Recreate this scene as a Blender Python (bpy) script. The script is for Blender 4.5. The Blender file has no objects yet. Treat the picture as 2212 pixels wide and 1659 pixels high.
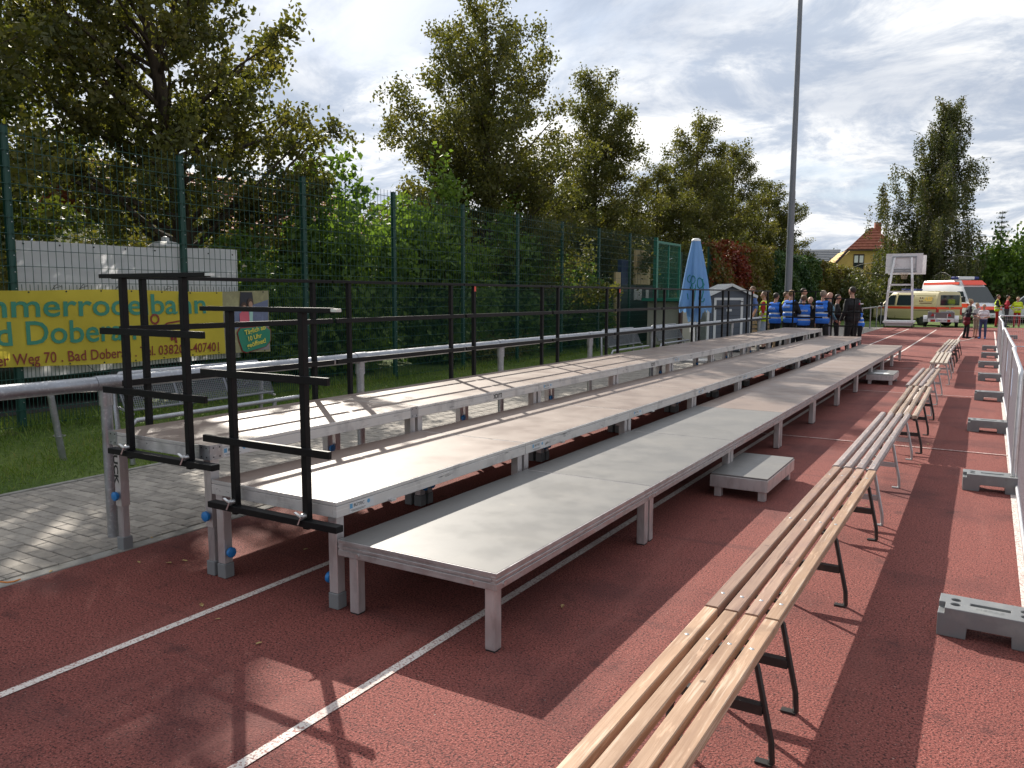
import bpy, bmesh, math, random
import numpy as np
from mathutils import Vector, Matrix

# ------------------------------------------------------------------ camera, sky, sun, exposure
SC = bpy.context.scene
COL = SC.collection
YAW, PITCH, ROLL, CAMH, FPX = 0.5406, -0.1125, 0.003, 1.694, 3116.2 / 4032.0
def cam_axes():
    cy, sy, cp, sp = math.cos(YAW), math.sin(YAW), math.cos(PITCH), math.sin(PITCH)
    f = Vector((-sy*cp, cy*cp, sp)); r = Vector((cy, sy, 0)); u = r.cross(f)
    c, s = math.cos(ROLL), math.sin(ROLL)
    return c*r + s*u, -s*r + c*u, f
CR, CU, CF = cam_axes()
cd = bpy.data.cameras.new('camera'); cam = bpy.data.objects.new('camera', cd); COL.objects.link(cam)
cd.sensor_width = 36; cd.lens = FPX * 36; cd.clip_start = 0.05; cd.clip_end = 3000
cam.matrix_world = Matrix(((CR.x, CU.x, -CF.x, 0), (CR.y, CU.y, -CF.y, 0), (CR.z, CU.z, -CF.z, CAMH), (0, 0, 0, 1)))
SC.camera = cam
SC.render.resolution_x, SC.render.resolution_y = 1024, 768
SC.render.engine = 'CYCLES'
SC.view_settings.view_transform = 'Standard'; SC.view_settings.look = 'None'
SC.view_settings.gamma = 1; SC.view_settings.exposure = 0.588
SC.cycles.max_bounces = 6; SC.cycles.transparent_max_bounces = 6; SC.cycles.transmission_bounces = 3

SUN_DIR = Vector((-1.15, 0.97, 1.0)).normalized()          # towards the sun, from the deck shadows
SUN_EL = math.asin(SUN_DIR.z); SUN_AZ = math.atan2(SUN_DIR.x, SUN_DIR.y)
sl = bpy.data.lights.new('sun', 'SUN'); so = bpy.data.objects.new('sun', sl); COL.objects.link(so)
sl.energy = 4.7; sl.angle = math.radians(0.5); sl.color = (1.0, 0.93, 0.82)
so.rotation_euler = (-SUN_DIR).to_track_quat('-Z', 'Y').to_euler(); so.location = (-30, 25, 30)

wd = bpy.data.worlds.new('World'); SC.world = wd; wd.use_nodes = True
NT = wd.node_tree; NT.nodes.clear()
def wn(t, **k):
    n = NT.nodes.new(t)
    for a, b in k.items(): setattr(n, a, b)
    return n
def wl(a, b): NT.links.new(a, b)
def wmath(op, a, b=None, clamp=False):
    n = wn('ShaderNodeMath', operation=op, use_clamp=clamp)
    for i, v in enumerate((a, b)):
        if v is None: continue
        if isinstance(v, (int, float)): n.inputs[i].default_value = v
        else: wl(v, n.inputs[i])
    return n.outputs[0]
def wmix(fac, a, b, bt='MIX'):
    n = wn('ShaderNodeMix', data_type='RGBA', blend_type=bt)
    for i, v in ((0, fac), (6, a), (7, b)):
        if isinstance(v, (int, float)): n.inputs[i].default_value = v
        elif isinstance(v, tuple): n.inputs[i].default_value = (*v, 1)
        else: wl(v, n.inputs[i])
    return n.outputs[2]
def wramp(x, a, b):
    n = wn('ShaderNodeMapRange', interpolation_type='SMOOTHSTEP'); wl(x, n.inputs[0])
    n.inputs[1].default_value = a; n.inputs[2].default_value = b
    return n.outputs[0]
tc = wn('ShaderNodeTexCoord'); sep = wn('ShaderNodeSeparateXYZ'); wl(tc.outputs['Generated'], sep.inputs[0])
zz = wmath('ADD', wmath('MAXIMUM', sep.outputs[2], 0.0), 0.20)
cmb = wn('ShaderNodeCombineXYZ'); wl(wmath('DIVIDE', sep.outputs[0], zz), cmb.inputs[0]); wl(wmath('DIVIDE', sep.outputs[1], zz), cmb.inputs[1])
def wnoise(scale, detail, rough, dist, off):
    mp = wn('ShaderNodeMapping'); wl(cmb.outputs[0], mp.inputs[0]); mp.inputs['Location'].default_value = off
    n = wn('ShaderNodeTexNoise'); wl(mp.outputs[0], n.inputs['Vector'])
    n.inputs['Scale'].default_value = scale; n.inputs['Detail'].default_value = detail
    n.inputs['Roughness'].default_value = rough; n.inputs['Distortion'].default_value = dist
    return n.outputs['Fac']
sky = wn('ShaderNodeTexSky', sky_type='NISHITA', sun_disc=False, sun_elevation=SUN_EL, sun_rotation=SUN_AZ)
skyc = wmix(1.0, sky.outputs[0], (0.085, 0.085, 0.085), 'MULTIPLY')
nA = wnoise(1.15, 10, 0.60, 0.35, (3.1, 1.7, 0)); nB = wnoise(2.1, 12, 0.66, 0.5, (7.4, 0.3, 2)); nC = wnoise(0.7, 6, 0.55, 0.3, (1.2, 5.1, 4))
cover = wramp(nA, 0.30, 0.50)
puff = wramp(nB, 0.40, 0.60)
dot = wn('ShaderNodeVectorMath', operation='DOT_PRODUCT'); wl(tc.outputs['Generated'], dot.inputs[0]); dot.inputs[1].default_value = SUN_DIR
glow = wmath('POWER', wmath('MAXIMUM', wmath('MULTIPLY_ADD', dot.outputs['Value'], 0.5), 0.0), 3.0)
dot2 = wmath('MULTIPLY_ADD', dot.outputs['Value'], 0.5); NT.nodes[-1].inputs[2].default_value = 0.5
glow = wmath('POWER', wmath('MAXIMUM', dot2, 0.0), 3.0)
lit = wmath('ADD', 0.66, wmath('MULTIPLY', glow, 0.26))     # thin cloud scatters sunlight forward
cw = wmix(puff, (0.47, 0.53, 0.63), (1.0, 0.99, 0.97))
thick = wramp(nC, 0.45, 0.62)
cw = wmix(wmath('MULTIPLY', thick, 0.68), cw, (0.36, 0.42, 0.53))
ln = wn('ShaderNodeVectorMath', operation='SCALE'); wl(cw, ln.inputs[0]); wl(lit, ln.inputs['Scale'])
base = wmix(0.60, skyc, (0.46, 0.52, 0.61))
skyall = wmix(cover, base, ln.outputs[0])
bg = wn('ShaderNodeBackground'); wl(skyall, bg.inputs['Color']); bg.inputs['Strength'].default_value = 1.0
wo = wn('ShaderNodeOutputWorld'); wl(bg.outputs[0], wo.inputs['Surface'])

# ------------------------------------------------------------------ helpers
def ray(px, py):                                            # pixel of the 2212x1659 view -> direction
    k = 1 / 2212.0
    return CR*((px-1106)*k/FPX) + CU*(-(py-829.5)*k/FPX) + CF
def at_y(px, py, Y):
    d = ray(px, py); t = Y/d.y; return Vector((d.x*t, Y, CAMH + d.z*t))
def at_x(px, py, X):
    d = ray(px, py); t = X/d.x; return Vector((X, d.y*t, CAMH + d.z*t))
def at_z(px, py, Z=0):
    d = ray(px, py); t = (Z-CAMH)/d.z; return Vector((d.x*t, d.y*t, Z))

class MB:
    def __init__(s): s.v, s.f, s.m = [], [], []
    def add(s, vs, fs, m=0):
        o = len(s.v); s.v += [tuple(v) for v in vs]; s.f += [tuple(i+o for i in f) for f in fs]; s.m += [m]*len(fs); return s
    def box(s, c, d, m=0, rz=0.0, R=None):
        x, y, z = d[0]/2, d[1]/2, d[2]/2
        vs = [Vector((i*x, j*y, k*z)) for k in (-1, 1) for j in (-1, 1) for i in (-1, 1)]
        if rz: R = Matrix.Rotation(rz, 3, 'Z')
        if R is not None: vs = [R @ v for v in vs]
        c = Vector(c)
        return s.add([v+c for v in vs], [(0,2,3,1),(4,5,7,6),(0,1,5,4),(2,6,7,3),(0,4,6,2),(1,3,7,5)], m)
    def b2(s, a, b, m=0):
        return s.box([(a[i]+b[i])/2 for i in range(3)], [abs(b[i]-a[i]) for i in range(3)], m)
    def bar(s, a, b, w, h=None, m=0, up=(0, 0, 1)):
        a, b = Vector(a), Vector(b); h = w if h is None else h
        d = (b-a); L = d.length; d.normalize(); u = Vector(up)
        if abs(d.dot(u)) > 0.98: u = Vector((0, 1, 0))
        r = d.cross(u).normalized(); u = r.cross(d)
        return s.box((a+b)/2, (w, L, h), m, R=Matrix((r, d, u)).transposed())
    def tube(s, pts, r, n=8, m=0, cap=True):
        pts = [Vector(p) for p in pts]; rs = r if isinstance(r, (list, tuple)) else [r]*len(pts)
        vs, fs = [], []; u = None
        for i, p in enumerate(pts):
            d = (pts[min(i+1, len(pts)-1)] - pts[max(i-1, 0)]).normalized()
            if u is None:
                u = Vector((0, 0, 1)) if abs(d.z) < 0.9 else Vector((1, 0, 0))
            u = (u - d*u.dot(d)).normalized(); w = d.cross(u)
            for k in range(n):
                a = 2*math.pi*k/n; vs.append(p + (u*math.cos(a) + w*math.sin(a))*rs[i])
        for i in range(len(pts)-1):
            for k in range(n):
                k2 = (k+1) % n; fs.append((i*n+k, i*n+k2, (i+1)*n+k2, (i+1)*n+k))
        if cap: fs.append(tuple(range(n-1, -1, -1))); fs.append(tuple((len(pts)-1)*n+k for k in range(n)))
        return s.add(vs, fs, m)
    def ball(s, c, r, m=0, nu=10, nv=7):
        r = (r, r, r) if isinstance(r, (int, float)) else r; vs, fs = [], []
        for j in range(1, nv):
            t = math.pi*j/nv
            for i in range(nu):
                a = 2*math.pi*i/nu; vs.append((c[0]+r[0]*math.sin(t)*math.cos(a), c[1]+r[1]*math.sin(t)*math.sin(a), c[2]+r[2]*math.cos(t)))
        for j in range(nv-2):
            for i in range(nu): i2 = (i+1) % nu; fs.append((j*nu+i, (j+1)*nu+i, (j+1)*nu+i2, j*nu+i2))
        vs += [(c[0], c[1], c[2]+r[2]), (c[0], c[1], c[2]-r[2])]; T = len(vs)-2
        for i in range(nu):
            i2 = (i+1) % nu; fs += [(T, i, i2), (T+1, (nv-2)*nu+i2, (nv-2)*nu+i)]
        return s.add(vs, fs, m)
    def prism(s, poly, axis, a, b, m=0):                    # polygon in the plane across axis, extruded a..b
        ix = {'x': (1, 2, 0), 'y': (0, 2, 1), 'z': (0, 1, 2)}[axis]; n = len(poly); vs = []
        for t in (a, b):
            for p in poly:
                q = [0, 0, 0]; q[ix[0]], q[ix[1]], q[ix[2]] = p[0], p[1], t; vs.append(q)
        fs = [tuple(range(n)), tuple(range(2*n-1, n-1, -1))] + [(i, i+n, (i+1) % n+n, (i+1) % n) for i in range(n)]
        return s.add(vs, fs, m)
    def cyl(s, a, b, r, n=12, m=0): return s.tube([a, b], r, n, m)
    def lathe(s, c, prof, n=16, m=0):                       # prof: (radius, z)
        vs, fs = [], []
        for r, z in prof:
            for k in range(n): a = 2*math.pi*k/n; vs.append((c[0]+r*math.cos(a), c[1]+r*math.sin(a), c[2]+z))
        for i in range(len(prof)-1):
            for k in range(n): k2 = (k+1) % n; fs.append((i*n+k, i*n+k2, (i+1)*n+k2, (i+1)*n+k))
        return s.add(vs, fs, m)
    def build(s, name, mats, parent=None, smooth=None, bevel=0, fix=True):
        me = bpy.data.meshes.new(name); me.from_pydata(s.v, [], s.f)
        mats = mats if isinstance(mats, (list, tuple)) else [mats]
        for m in mats: me.materials.append(m)
        me.polygons.foreach_set('material_index', s.m)
        if fix:
            bm = bmesh.new(); bm.from_mesh(me); bmesh.ops.recalc_face_normals(bm, faces=bm.faces); bm.to_mesh(me); bm.free()
        if smooth:
            me.polygons.foreach_set('use_smooth', [True]*len(me.polygons)); me.set_sharp_from_angle(angle=math.radians(smooth))
        return link(name, me, parent, bevel)
def link(name, me, parent=None, bevel=0):
    o = bpy.data.objects.new(name, me); COL.objects.link(o); o.parent = parent
    if bevel:
        b = o.modifiers.new('bevel', 'BEVEL'); b.width = bevel; b.segments = 1; b.limit_method = 'ANGLE'; b.angle_limit = math.radians(50)
    return o
def tag(o, label=None, cat=None, group=None, kind=None):
    if label: o['label'] = label
    if cat: o['category'] = cat
    if group: o['group'] = group
    if kind: o['kind'] = kind
    return o
def thing(name, label, cat, loc=(0, 0, 0), rz=0.0, group=None):
    o = bpy.data.objects.new(name, None); COL.objects.link(o); o.location = loc; o.rotation_euler = (0, 0, rz); o.empty_display_size = 0.2
    return tag(o, label, cat, group)
KIDS = {}
def dup(root, loc, rz, label, skip=()):
    r = root.copy(); COL.objects.link(r); r.location = loc; r.rotation_euler = (0, 0, rz); r['label'] = label
    for ch in root.children:
        if ch.name.split('.')[0] in skip: continue
        c = ch.copy(); COL.objects.link(c); c.parent = r
        for g in ch.children:
            if g.name.split('.')[0] in skip: continue
            d = g.copy(); COL.objects.link(d); d.parent = c
    return r
ORD = ['first', 'second', 'third', 'fourth', 'fifth', 'sixth', 'seventh', 'eighth', 'ninth', 'tenth', 'eleventh', 'twelfth', 'thirteenth', 'fourteenth', 'fifteenth']

# ------------------------------------------------------------------ materials
def mat(name, base, rough=0.5, metal=0.0, spec=0.5, var=(), bump=None, rnd=True, emit=None, rvar=None, coat=0.0, tone=0.0):
    m = bpy.data.materials.new(name); m.use_nodes = True; nt = m.node_tree; p = nt.nodes['Principled BSDF']
    p.inputs['Roughness'].default_value = rough; p.inputs['Metallic'].default_value = metal
    p.inputs['Specular IOR Level'].default_value = spec; p.inputs['Base Color'].default_value = (*base, 1); p.inputs['Coat Weight'].default_value = coat
    if not var and not bump and not rvar: return m
    tcn = nt.nodes.new('ShaderNodeTexCoord'); vec = tcn.outputs['Object']
    if rnd:
        oi = nt.nodes.new('ShaderNodeObjectInfo'); sc = nt.nodes.new('ShaderNodeMath'); sc.operation = 'MULTIPLY'; sc.inputs[1].default_value = 37.0
        nt.links.new(oi.outputs['Random'], sc.inputs[0]); va = nt.nodes.new('ShaderNodeVectorMath'); nt.links.new(vec, va.inputs[0]); nt.links.new(sc.outputs[0], va.inputs[1]); vec = va.outputs[0]
    def noise(scale, detail=4, rough_=0.6, dist=0.0):
        n = nt.nodes.new('ShaderNodeTexNoise'); n.inputs['Detail'].default_value = detail; n.inputs['Roughness'].default_value = rough_; n.inputs['Distortion'].default_value = dist
        if isinstance(scale, tuple):
            mp = nt.nodes.new('ShaderNodeMapping'); nt.links.new(vec, mp.inputs[0]); mp.inputs['Scale'].default_value = scale; nt.links.new(mp.outputs[0], n.inputs['Vector']); n.inputs['Scale'].default_value = 1
        else: nt.links.new(vec, n.inputs['Vector']); n.inputs['Scale'].default_value = scale
        return n.outputs['Fac']
    def ramp(x, lo, hi):
        r = nt.nodes.new('ShaderNodeMapRange'); r.interpolation_type = 'SMOOTHSTEP'; nt.links.new(x, r.inputs[0]); r.inputs[1].default_value = lo; r.inputs[2].default_value = hi; return r.outputs[0]
    col = None
    for v in var:                                           # (colour, scale, lo, hi[, detail, amount])
        f = ramp(noise(v[1], v[4] if len(v) > 4 else 4), v[2], v[3])
        if len(v) > 5:
            mm = nt.nodes.new('ShaderNodeMath'); mm.operation = 'MULTIPLY'; nt.links.new(f, mm.inputs[0]); mm.inputs[1].default_value = v[5]; f = mm.outputs[0]
        mx = nt.nodes.new('ShaderNodeMix'); mx.data_type = 'RGBA'; nt.links.new(f, mx.inputs[0])
        if col is None: mx.inputs[6].default_value = (*base, 1)
        else: nt.links.new(col, mx.inputs[6])
        mx.inputs[7].default_value = (*v[0], 1); col = mx.outputs[2]
    if col is not None and tone:
        oi2 = nt.nodes.new('ShaderNodeObjectInfo'); mr = nt.nodes.new('ShaderNodeMapRange'); nt.links.new(oi2.outputs['Random'], mr.inputs[0]); mr.inputs[3].default_value = 1-tone; mr.inputs[4].default_value = 1+tone
        vm = nt.nodes.new('ShaderNodeVectorMath'); vm.operation = 'SCALE'; nt.links.new(col, vm.inputs[0]); nt.links.new(mr.outputs[0], vm.inputs['Scale']); col = vm.outputs[0]
    if col is not None: nt.links.new(col, p.inputs['Base Color'])
    if rvar:
        f = ramp(noise(rvar[0], 5), 0.35, 0.65); r = nt.nodes.new('ShaderNodeMapRange'); nt.links.new(f, r.inputs[0]); r.inputs[3].default_value = rvar[1]; r.inputs[4].default_value = rvar[2]; nt.links.new(r.outputs[0], p.inputs['Roughness'])
    if bump:
        b = nt.nodes.new('ShaderNodeBump'); b.inputs['Strength'].default_value = bump[1]; b.inputs['Distance'].default_value = bump[2]
        nt.links.new(noise(bump[0], bump[3] if len(bump) > 3 else 3), b.inputs['Height']); nt.links.new(b.outputs[0], p.inputs['Normal'])
    return m
def leafmat(name, cols, trans=0.35, rough=0.55):
    m = bpy.data.materials.new(name); m.use_nodes = True; nt = m.node_tree; nt.nodes.clear()
    at = nt.nodes.new('ShaderNodeAttribute'); at.attribute_name = 'rnd'
    rp = nt.nodes.new('ShaderNodeValToRGB'); nt.links.new(at.outputs['Fac'], rp.inputs[0])
    el = rp.color_ramp.elements
    while len(el) < len(cols): el.new(0.5)
    for i, c in enumerate(cols): el[i].position = i/(len(cols)-1); el[i].color = (*c, 1)
    p = nt.nodes.new('ShaderNodeBsdfPrincipled'); p.inputs['Roughness'].default_value = rough; p.inputs['Specular IOR Level'].default_value = 0.35; nt.links.new(rp.outputs[0], p.inputs['Base Color'])
    t = nt.nodes.new('ShaderNodeBsdfTranslucent'); sc = nt.nodes.new('ShaderNodeMix'); sc.data_type = 'RGBA'; sc.blend_type = 'MULTIPLY'; sc.inputs[0].default_value = 1
    nt.links.new(rp.outputs[0], sc.inputs[6]); sc.inputs[7].default_value = (1.5, 1.45, 0.6, 1); nt.links.new(sc.outputs[2], t.inputs[0])
    mx = nt.nodes.new('ShaderNodeMixShader'); mx.inputs[0].default_value = trans; nt.links.new(p.outputs[0], mx.inputs[1]); nt.links.new(t.outputs[0], mx.inputs[2])
    o = nt.nodes.new('ShaderNodeOutputMaterial'); nt.links.new(mx.outputs[0], o.inputs[0]); return m
def clothmat(name, base, trans=0.4, var=None):
    m = mat(name, base, 0.6, 0, 0.3, var=[(tuple(v*0.85 for v in base), 1.6, 0.4, 0.7, 5, 0.7)], rnd=False); nt = m.node_tree; p = nt.nodes['Principled BSDF']; o = nt.nodes['Material Output']
    t = nt.nodes.new('ShaderNodeBsdfTranslucent'); t.inputs[0].default_value = (*base, 1); mx = nt.nodes.new('ShaderNodeMixShader'); mx.inputs[0].default_value = trans
    nt.links.new(p.outputs[0], mx.inputs[1]); nt.links.new(t.outputs[0], mx.inputs[2]); nt.links.new(mx.outputs[0], o.inputs[0]); return m
_txt = {}
def text_geo(s, bold=0.0, shear=0.0):
    k = (s, bold, shear)
    if k not in _txt:
        cu = bpy.data.curves.new('t', 'FONT'); cu.body = s; cu.offset = bold; cu.shear = shear; cu.resolution_u = 3
        o = bpy.data.objects.new('t', cu); COL.objects.link(o); dg = bpy.context.evaluated_depsgraph_get(); dg.update()
        me = bpy.data.meshes.new_from_object(o.evaluated_get(dg)); vs = [v.co.copy() for v in me.vertices]; fs = [tuple(p.vertices) for p in me.polygons]
        bpy.data.objects.remove(o); bpy.data.curves.remove(cu); bpy.data.meshes.remove(me); _txt[k] = (vs, fs)
    return _txt[k]
def put_text(mb, s, org, right, up, width=None, height=None, m=0, bold=0.0, fn=None, shear=0.0):
    vs, fs = text_geo(s, bold, shear); x0 = min(v.x for v in vs); x1 = max(v.x for v in vs); y1 = max(v.y for v in vs)
    sy = height/y1 if height else None; sx = width/(x1-x0) if width else sy; sy = sy or sx
    right, up, org = Vector(right), Vector(up), Vector(org); out = []
    for v in vs:
        q = org + right*((v.x-x0)*sx) + up*(v.y*sy)
        out.append(fn(q) if fn else q)
    mb.add(out, fs, m); return mb
# ------------------------------------------------------------------ shared materials
m_track = mat('track_rubber', (0.215, 0.060, 0.050), 0.85, 0, 0.25, rnd=False,
    var=[((0.37, 0.135, 0.112), 130, 0.46, 0.66, 2), ((0.030, 0.013, 0.014), 88, 0.50, 0.62, 3, 0.95), ((0.25, 0.075, 0.062), 30, 0.50, 0.70, 3, 0.5), ((0.085, 0.032, 0.032), 0.9, 0.46, 0.72, 6, 0.7), ((0.30, 0.12, 0.10), (2.6, 0.22, 1), 0.52, 0.70, 5, 0.35), ((0.06, 0.025, 0.026), 4.5, 0.60, 0.72, 6, 0.55), ((0.085, 0.036, 0.036), (0.5, 6, 1), 0.56, 0.72, 5, 0.40), ((0.50, 0.40, 0.34), 61, 0.70, 0.74, 2, 0.6)], bump=(110, 1.0, 0.008, 2))
m_line = mat('line_paint', (0.72, 0.66, 0.62), 0.8, 0, 0.3, rnd=False, var=[((0.30, 0.12, 0.10), 90, 0.52, 0.62, 3, 0.85), ((0.42, 0.34, 0.32), 3, 0.5, 0.7, 4, 0.5)], bump=(120, 0.9, 0.006, 2))
m_linef = mat('line_paint_faded', (0.58, 0.47, 0.44), 0.8, 0, 0.3, rnd=False, var=[((0.22, 0.07, 0.06), 70, 0.47, 0.58, 3, 0.9)])
m_pave = mat('paver_concrete', (0.33, 0.30, 0.265), 0.85, 0, 0.3, var=[((0.23, 0.21, 0.19), 9, 0.4, 0.7, 5), ((0.36, 0.33, 0.29), 25, 0.55, 0.8, 4, 0.6), ((0.50, 0.48, 0.44), 45, 0.72, 0.76, 2, 0.5)], bump=(180, 0.35, 0.004), tone=0.16)
m_joint = mat('joint_sand', (0.085, 0.072, 0.055), 0.95, 0, 0.2, rnd=False, var=[((0.09, 0.11, 0.03), 3.0, 0.5, 0.65, 5, 0.7), ((0.15, 0.13, 0.10), 60, 0.5, 0.7)], bump=(90, 0.6, 0.01))
m_kerb = mat('kerb_concrete', (0.30, 0.29, 0.27), 0.85, 0, 0.3, rnd=False, var=[((0.20, 0.19, 0.17), 7, 0.4, 0.7, 6), ((0.10, 0.12, 0.05), 2.3, 0.6, 0.72, 5, 0.6)], bump=(150, 0.3, 0.004))
m_grass = mat('grass_ground', (0.085, 0.135, 0.032), 0.9, 0, 0.2, rnd=False, var=[((0.145, 0.20, 0.05), 0.35, 0.4, 0.65, 6), ((0.14, 0.12, 0.05), 1.3, 0.55, 0.75, 6, 0.7), ((0.035, 0.06, 0.015), 14, 0.45, 0.7, 5, 0.7)], bump=(40, 0.8, 0.03, 5))
m_blade = leafmat('grass_blade', [(0.065, 0.115, 0.022), (0.11, 0.185, 0.032), (0.17, 0.25, 0.045), (0.27, 0.25, 0.09)], 0.35, 0.6)
m_alu = mat('mill_aluminium', (0.48, 0.46, 0.46), 0.42, 0.75, 0.5, var=[((0.34, 0.32, 0.32), 14, 0.4, 0.7, 5, 0.7), ((0.62, 0.60, 0.59), (3, 3, 60), 0.55, 0.7, 3, 0.4)], rvar=(9, 0.36, 0.58), bump=(160, 0.05, 0.002))
m_alus = mat('scuffed_aluminium', (0.60, 0.59, 0.58), 0.5, 0.5, 0.5, var=[((0.38, 0.37, 0.37), 6, 0.48, 0.7, 6, 0.8), ((0.10, 0.10, 0.10), (9, 3.2, 26), 0.64, 0.69, 5, 0.8), ((0.78, 0.77, 0.75), (3, 1.2, 90), 0.58, 0.66, 4, 0.5)], rvar=(9, 0.38, 0.6))
m_aluleg = mat('leg_aluminium', (0.56, 0.53, 0.53), 0.42, 0.65, 0.5, var=[((0.38, 0.36, 0.36), (16, 16, 5), 0.45, 0.7, 5, 0.7), ((0.62, 0.58, 0.56), (70, 70, 3), 0.6, 0.7, 2, 0.4)], rvar=(12, 0.34, 0.55))
m_boardA = mat('deck_board_grey', (0.150, 0.146, 0.142), 0.45, 0, 0.45, var=[((0.19, 0.18, 0.168), 2.2, 0.45, 0.72, 7, 0.6), ((0.13, 0.125, 0.12), (1.2, 5, 1), 0.60, 0.74, 6, 0.45), ((0.26, 0.24, 0.21), 5.5, 0.68, 0.74, 5, 0.5), ((0.10, 0.095, 0.09), (60, 4, 1), 0.70, 0.74, 3, 0.5)], rvar=(3.3, 0.42, 0.54), bump=(420, 0.12, 0.001), tone=0.07)
m_boardB = mat('deck_board_beige', (0.205, 0.152, 0.128), 0.50, 0, 0.45, var=[((0.27, 0.22, 0.19), 1.7, 0.42, 0.70, 7, 0.7), ((0.17, 0.135, 0.12), (1.0, 4.5, 1), 0.60, 0.74, 6, 0.45), ((0.34, 0.29, 0.25), 6, 0.66, 0.74, 5, 0.45), ((0.12, 0.10, 0.09), (5, 50, 1), 0.70, 0.74, 3, 0.5)], rvar=(3.0, 0.42, 0.56), bump=(420, 0.10, 0.001), tone=0.07)
m_cap = mat('foot_plastic', (0.19, 0.20, 0.205), 0.6, 0, 0.4)
m_blue = mat('knob_blue', (0.012, 0.17, 0.46), 0.4)
m_blackm = mat('black_steel', (0.005, 0.005, 0.006), 0.48, 0.0, 0.2, var=[((0.014, 0.013, 0.012), 20, 0.5, 0.75, 5, 0.7)])
m_galv = mat('galvanised_steel', (0.36, 0.37, 0.395), 0.40, 0.85, 0.5, var=[((0.33, 0.34, 0.36), 18, 0.42, 0.68, 3, 0.8), ((0.60, 0.61, 0.63), 45, 0.55, 0.7, 2, 0.5)], rvar=(12, 0.3, 0.52))
m_zinc = mat('bolt_zinc', (0.62, 0.62, 0.62), 0.3, 0.9)
m_green = mat('fence_green', (0.006, 0.055, 0.042), 0.45, 0, 0.5)
m_greeng = mat('gate_green', (0.02, 0.16, 0.11), 0.45, 0, 0.5)
m_white = mat('white_paint', (0.75, 0.75, 0.75), 0.45)
m_black = mat('black_plastic', (0.012, 0.012, 0.013), 0.5)
m_rubber = mat('rubber', (0.018, 0.018, 0.019), 0.8)
m_ink = mat('black_ink', (0.012, 0.012, 0.012), 0.6)
m_glass = mat('dark_glass', (0.02, 0.03, 0.035), 0.08, 0, 0.7)
m_red = mat('red_plastic', (0.42, 0.012, 0.012), 0.35)
m_bark = mat('bark', (0.075, 0.058, 0.042), 0.9, 0, 0.2, var=[((0.035, 0.028, 0.022), (14, 14, 3), 0.45, 0.65, 5), ((0.14, 0.12, 0.095), 8, 0.55, 0.8, 4, 0.5)], bump=((18, 18, 4), 0.8, 0.03, 5))

# ------------------------------------------------------------------ ground
def sheet(name, poly, z, m, kind='structure', th=0.0):
    mb = MB(); mb.add([(x, y, z) for x, y in poly], [tuple(range(len(poly)))])
    o = mb.build(name, m); return tag(o, kind=kind)
sheet('ground', [(-400, -60), (400, -60), (400, 700), (-400, 700)], -0.012, m_grass)
TE = lambda x: 48.2 + 0.48*(x+3.0)
track = sheet('running_track', [(-4.80, -12), (14, -12), (14, TE(14)), (-4.80, TE(-4.8))], 0.0, m_track)
def line(x, y0, y1, w=0.05, m=m_line, name='lane_line'):
    o = MB().add([(x-w/2, y0, 0.004), (x+w/2, y0, 0.004), (x+w/2, y1, 0.004), (x-w/2, y1, 0.004)], [(0, 1, 2, 3)]).build(name, m, track)
for x, y1 in ((-3.49, 45.4), (-2.22, 45.1), (-0.99, 44.8), (0.275, 44.5), (1.53, 44), (2.78, 44)): line(x, -12, y1)
for y, w in ((9.85, 0.035), (15.32, 0.03), (20.5, 0.03)):
    MB().add([(-2.6, y-w/2, 0.008), (3.2, y-w/2-0.03, 0.008), (3.2, y+w/2-0.03, 0.008), (-2.6, y+w/2, 0.008)], [(0, 1, 2, 3)]).build('cross_line', m_linef, track)
# curved faded line at the far end
pts = [(-2.25 + 1.9*math.sin(t), 31.5 + 9.0*(1-math.cos(t))) for t in [i*0.12 for i in range(11)]]
mb = MB()
for a, b in zip(pts, pts[1:]): mb.add([(a[0], a[1], 0.012), (a[0]+0.06, a[1], 0.012), (b[0]+0.06, b[1], 0.012), (b[0], b[1], 0.012)], [(0, 1, 2, 3)])
mb.build('curved_line', m_linef, track)

# pavement: sand bed, kerb strip and pavers
pav = sheet('pavement', [(-6.98, -6), (-4.90, -6), (-4.90, 47), (-6.98, 47)], -0.004, m_joint)
mb = MB(); y = -6.0
while y < 47: mb.b2((-4.90, y+0.004, -0.06), (-4.803, y+0.996, 0.006)); y += 1.0
tag(mb.build('kerb_edging', m_kerb, pav, bevel=0.004), kind='stuff')
mb = MB(); y = -6.0
while y < 47: mb.b2((-7.04, y+0.004, -0.06), (-6.985, y+0.996, 0.012)); y += 1.0
tag(mb.build('lawn_edging', m_kerb, pav), kind='stuff')
rng = random.Random(5); PX, PY = 0.209, 0.1045; pv = []
r = 0; y = -5.9
while y < 46.8:
    x = -6.975 + (PX/2 if r % 2 else 0)
    if r % 2: pv.append((-6.975, x-0.006, y))
    while x < -4.93:
        x2 = min(x+PX-0.006, -4.925)
        if x2-x > 0.03: pv.append((x, x2, y))
        x += PX
    r += 1; y += PY
def pv_rank(p):
    c = Vector(((p[0]+p[1])/2, p[2]+0.05, 0)); d = c-Vector((0, 0, CAMH)); f = d.dot(CF)
    if f < 1: return 1e9
    px, py = d.dot(CR)/f*FPX, d.dot(CU)/f*FPX
    if abs(px) > 0.5 or abs(py) > 0.375: return 1e8+f
    if c.x > -4.9+0.0 or (c.y > 4.6 and c.x > -5.2): return 5e3+f
    return f
pv.sort(key=pv_rank)
pm = {}
def paver_me(w):
    k = round(w, 3)
    if k not in pm:
        b = MB(); b.box((0, 0, -0.02), (w, PY-0.007, 0.05)); o = b.build('paver', m_pave); pm[k] = o.data; bpy.data.objects.remove(o)
    return pm[k]
rest = MB()
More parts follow.
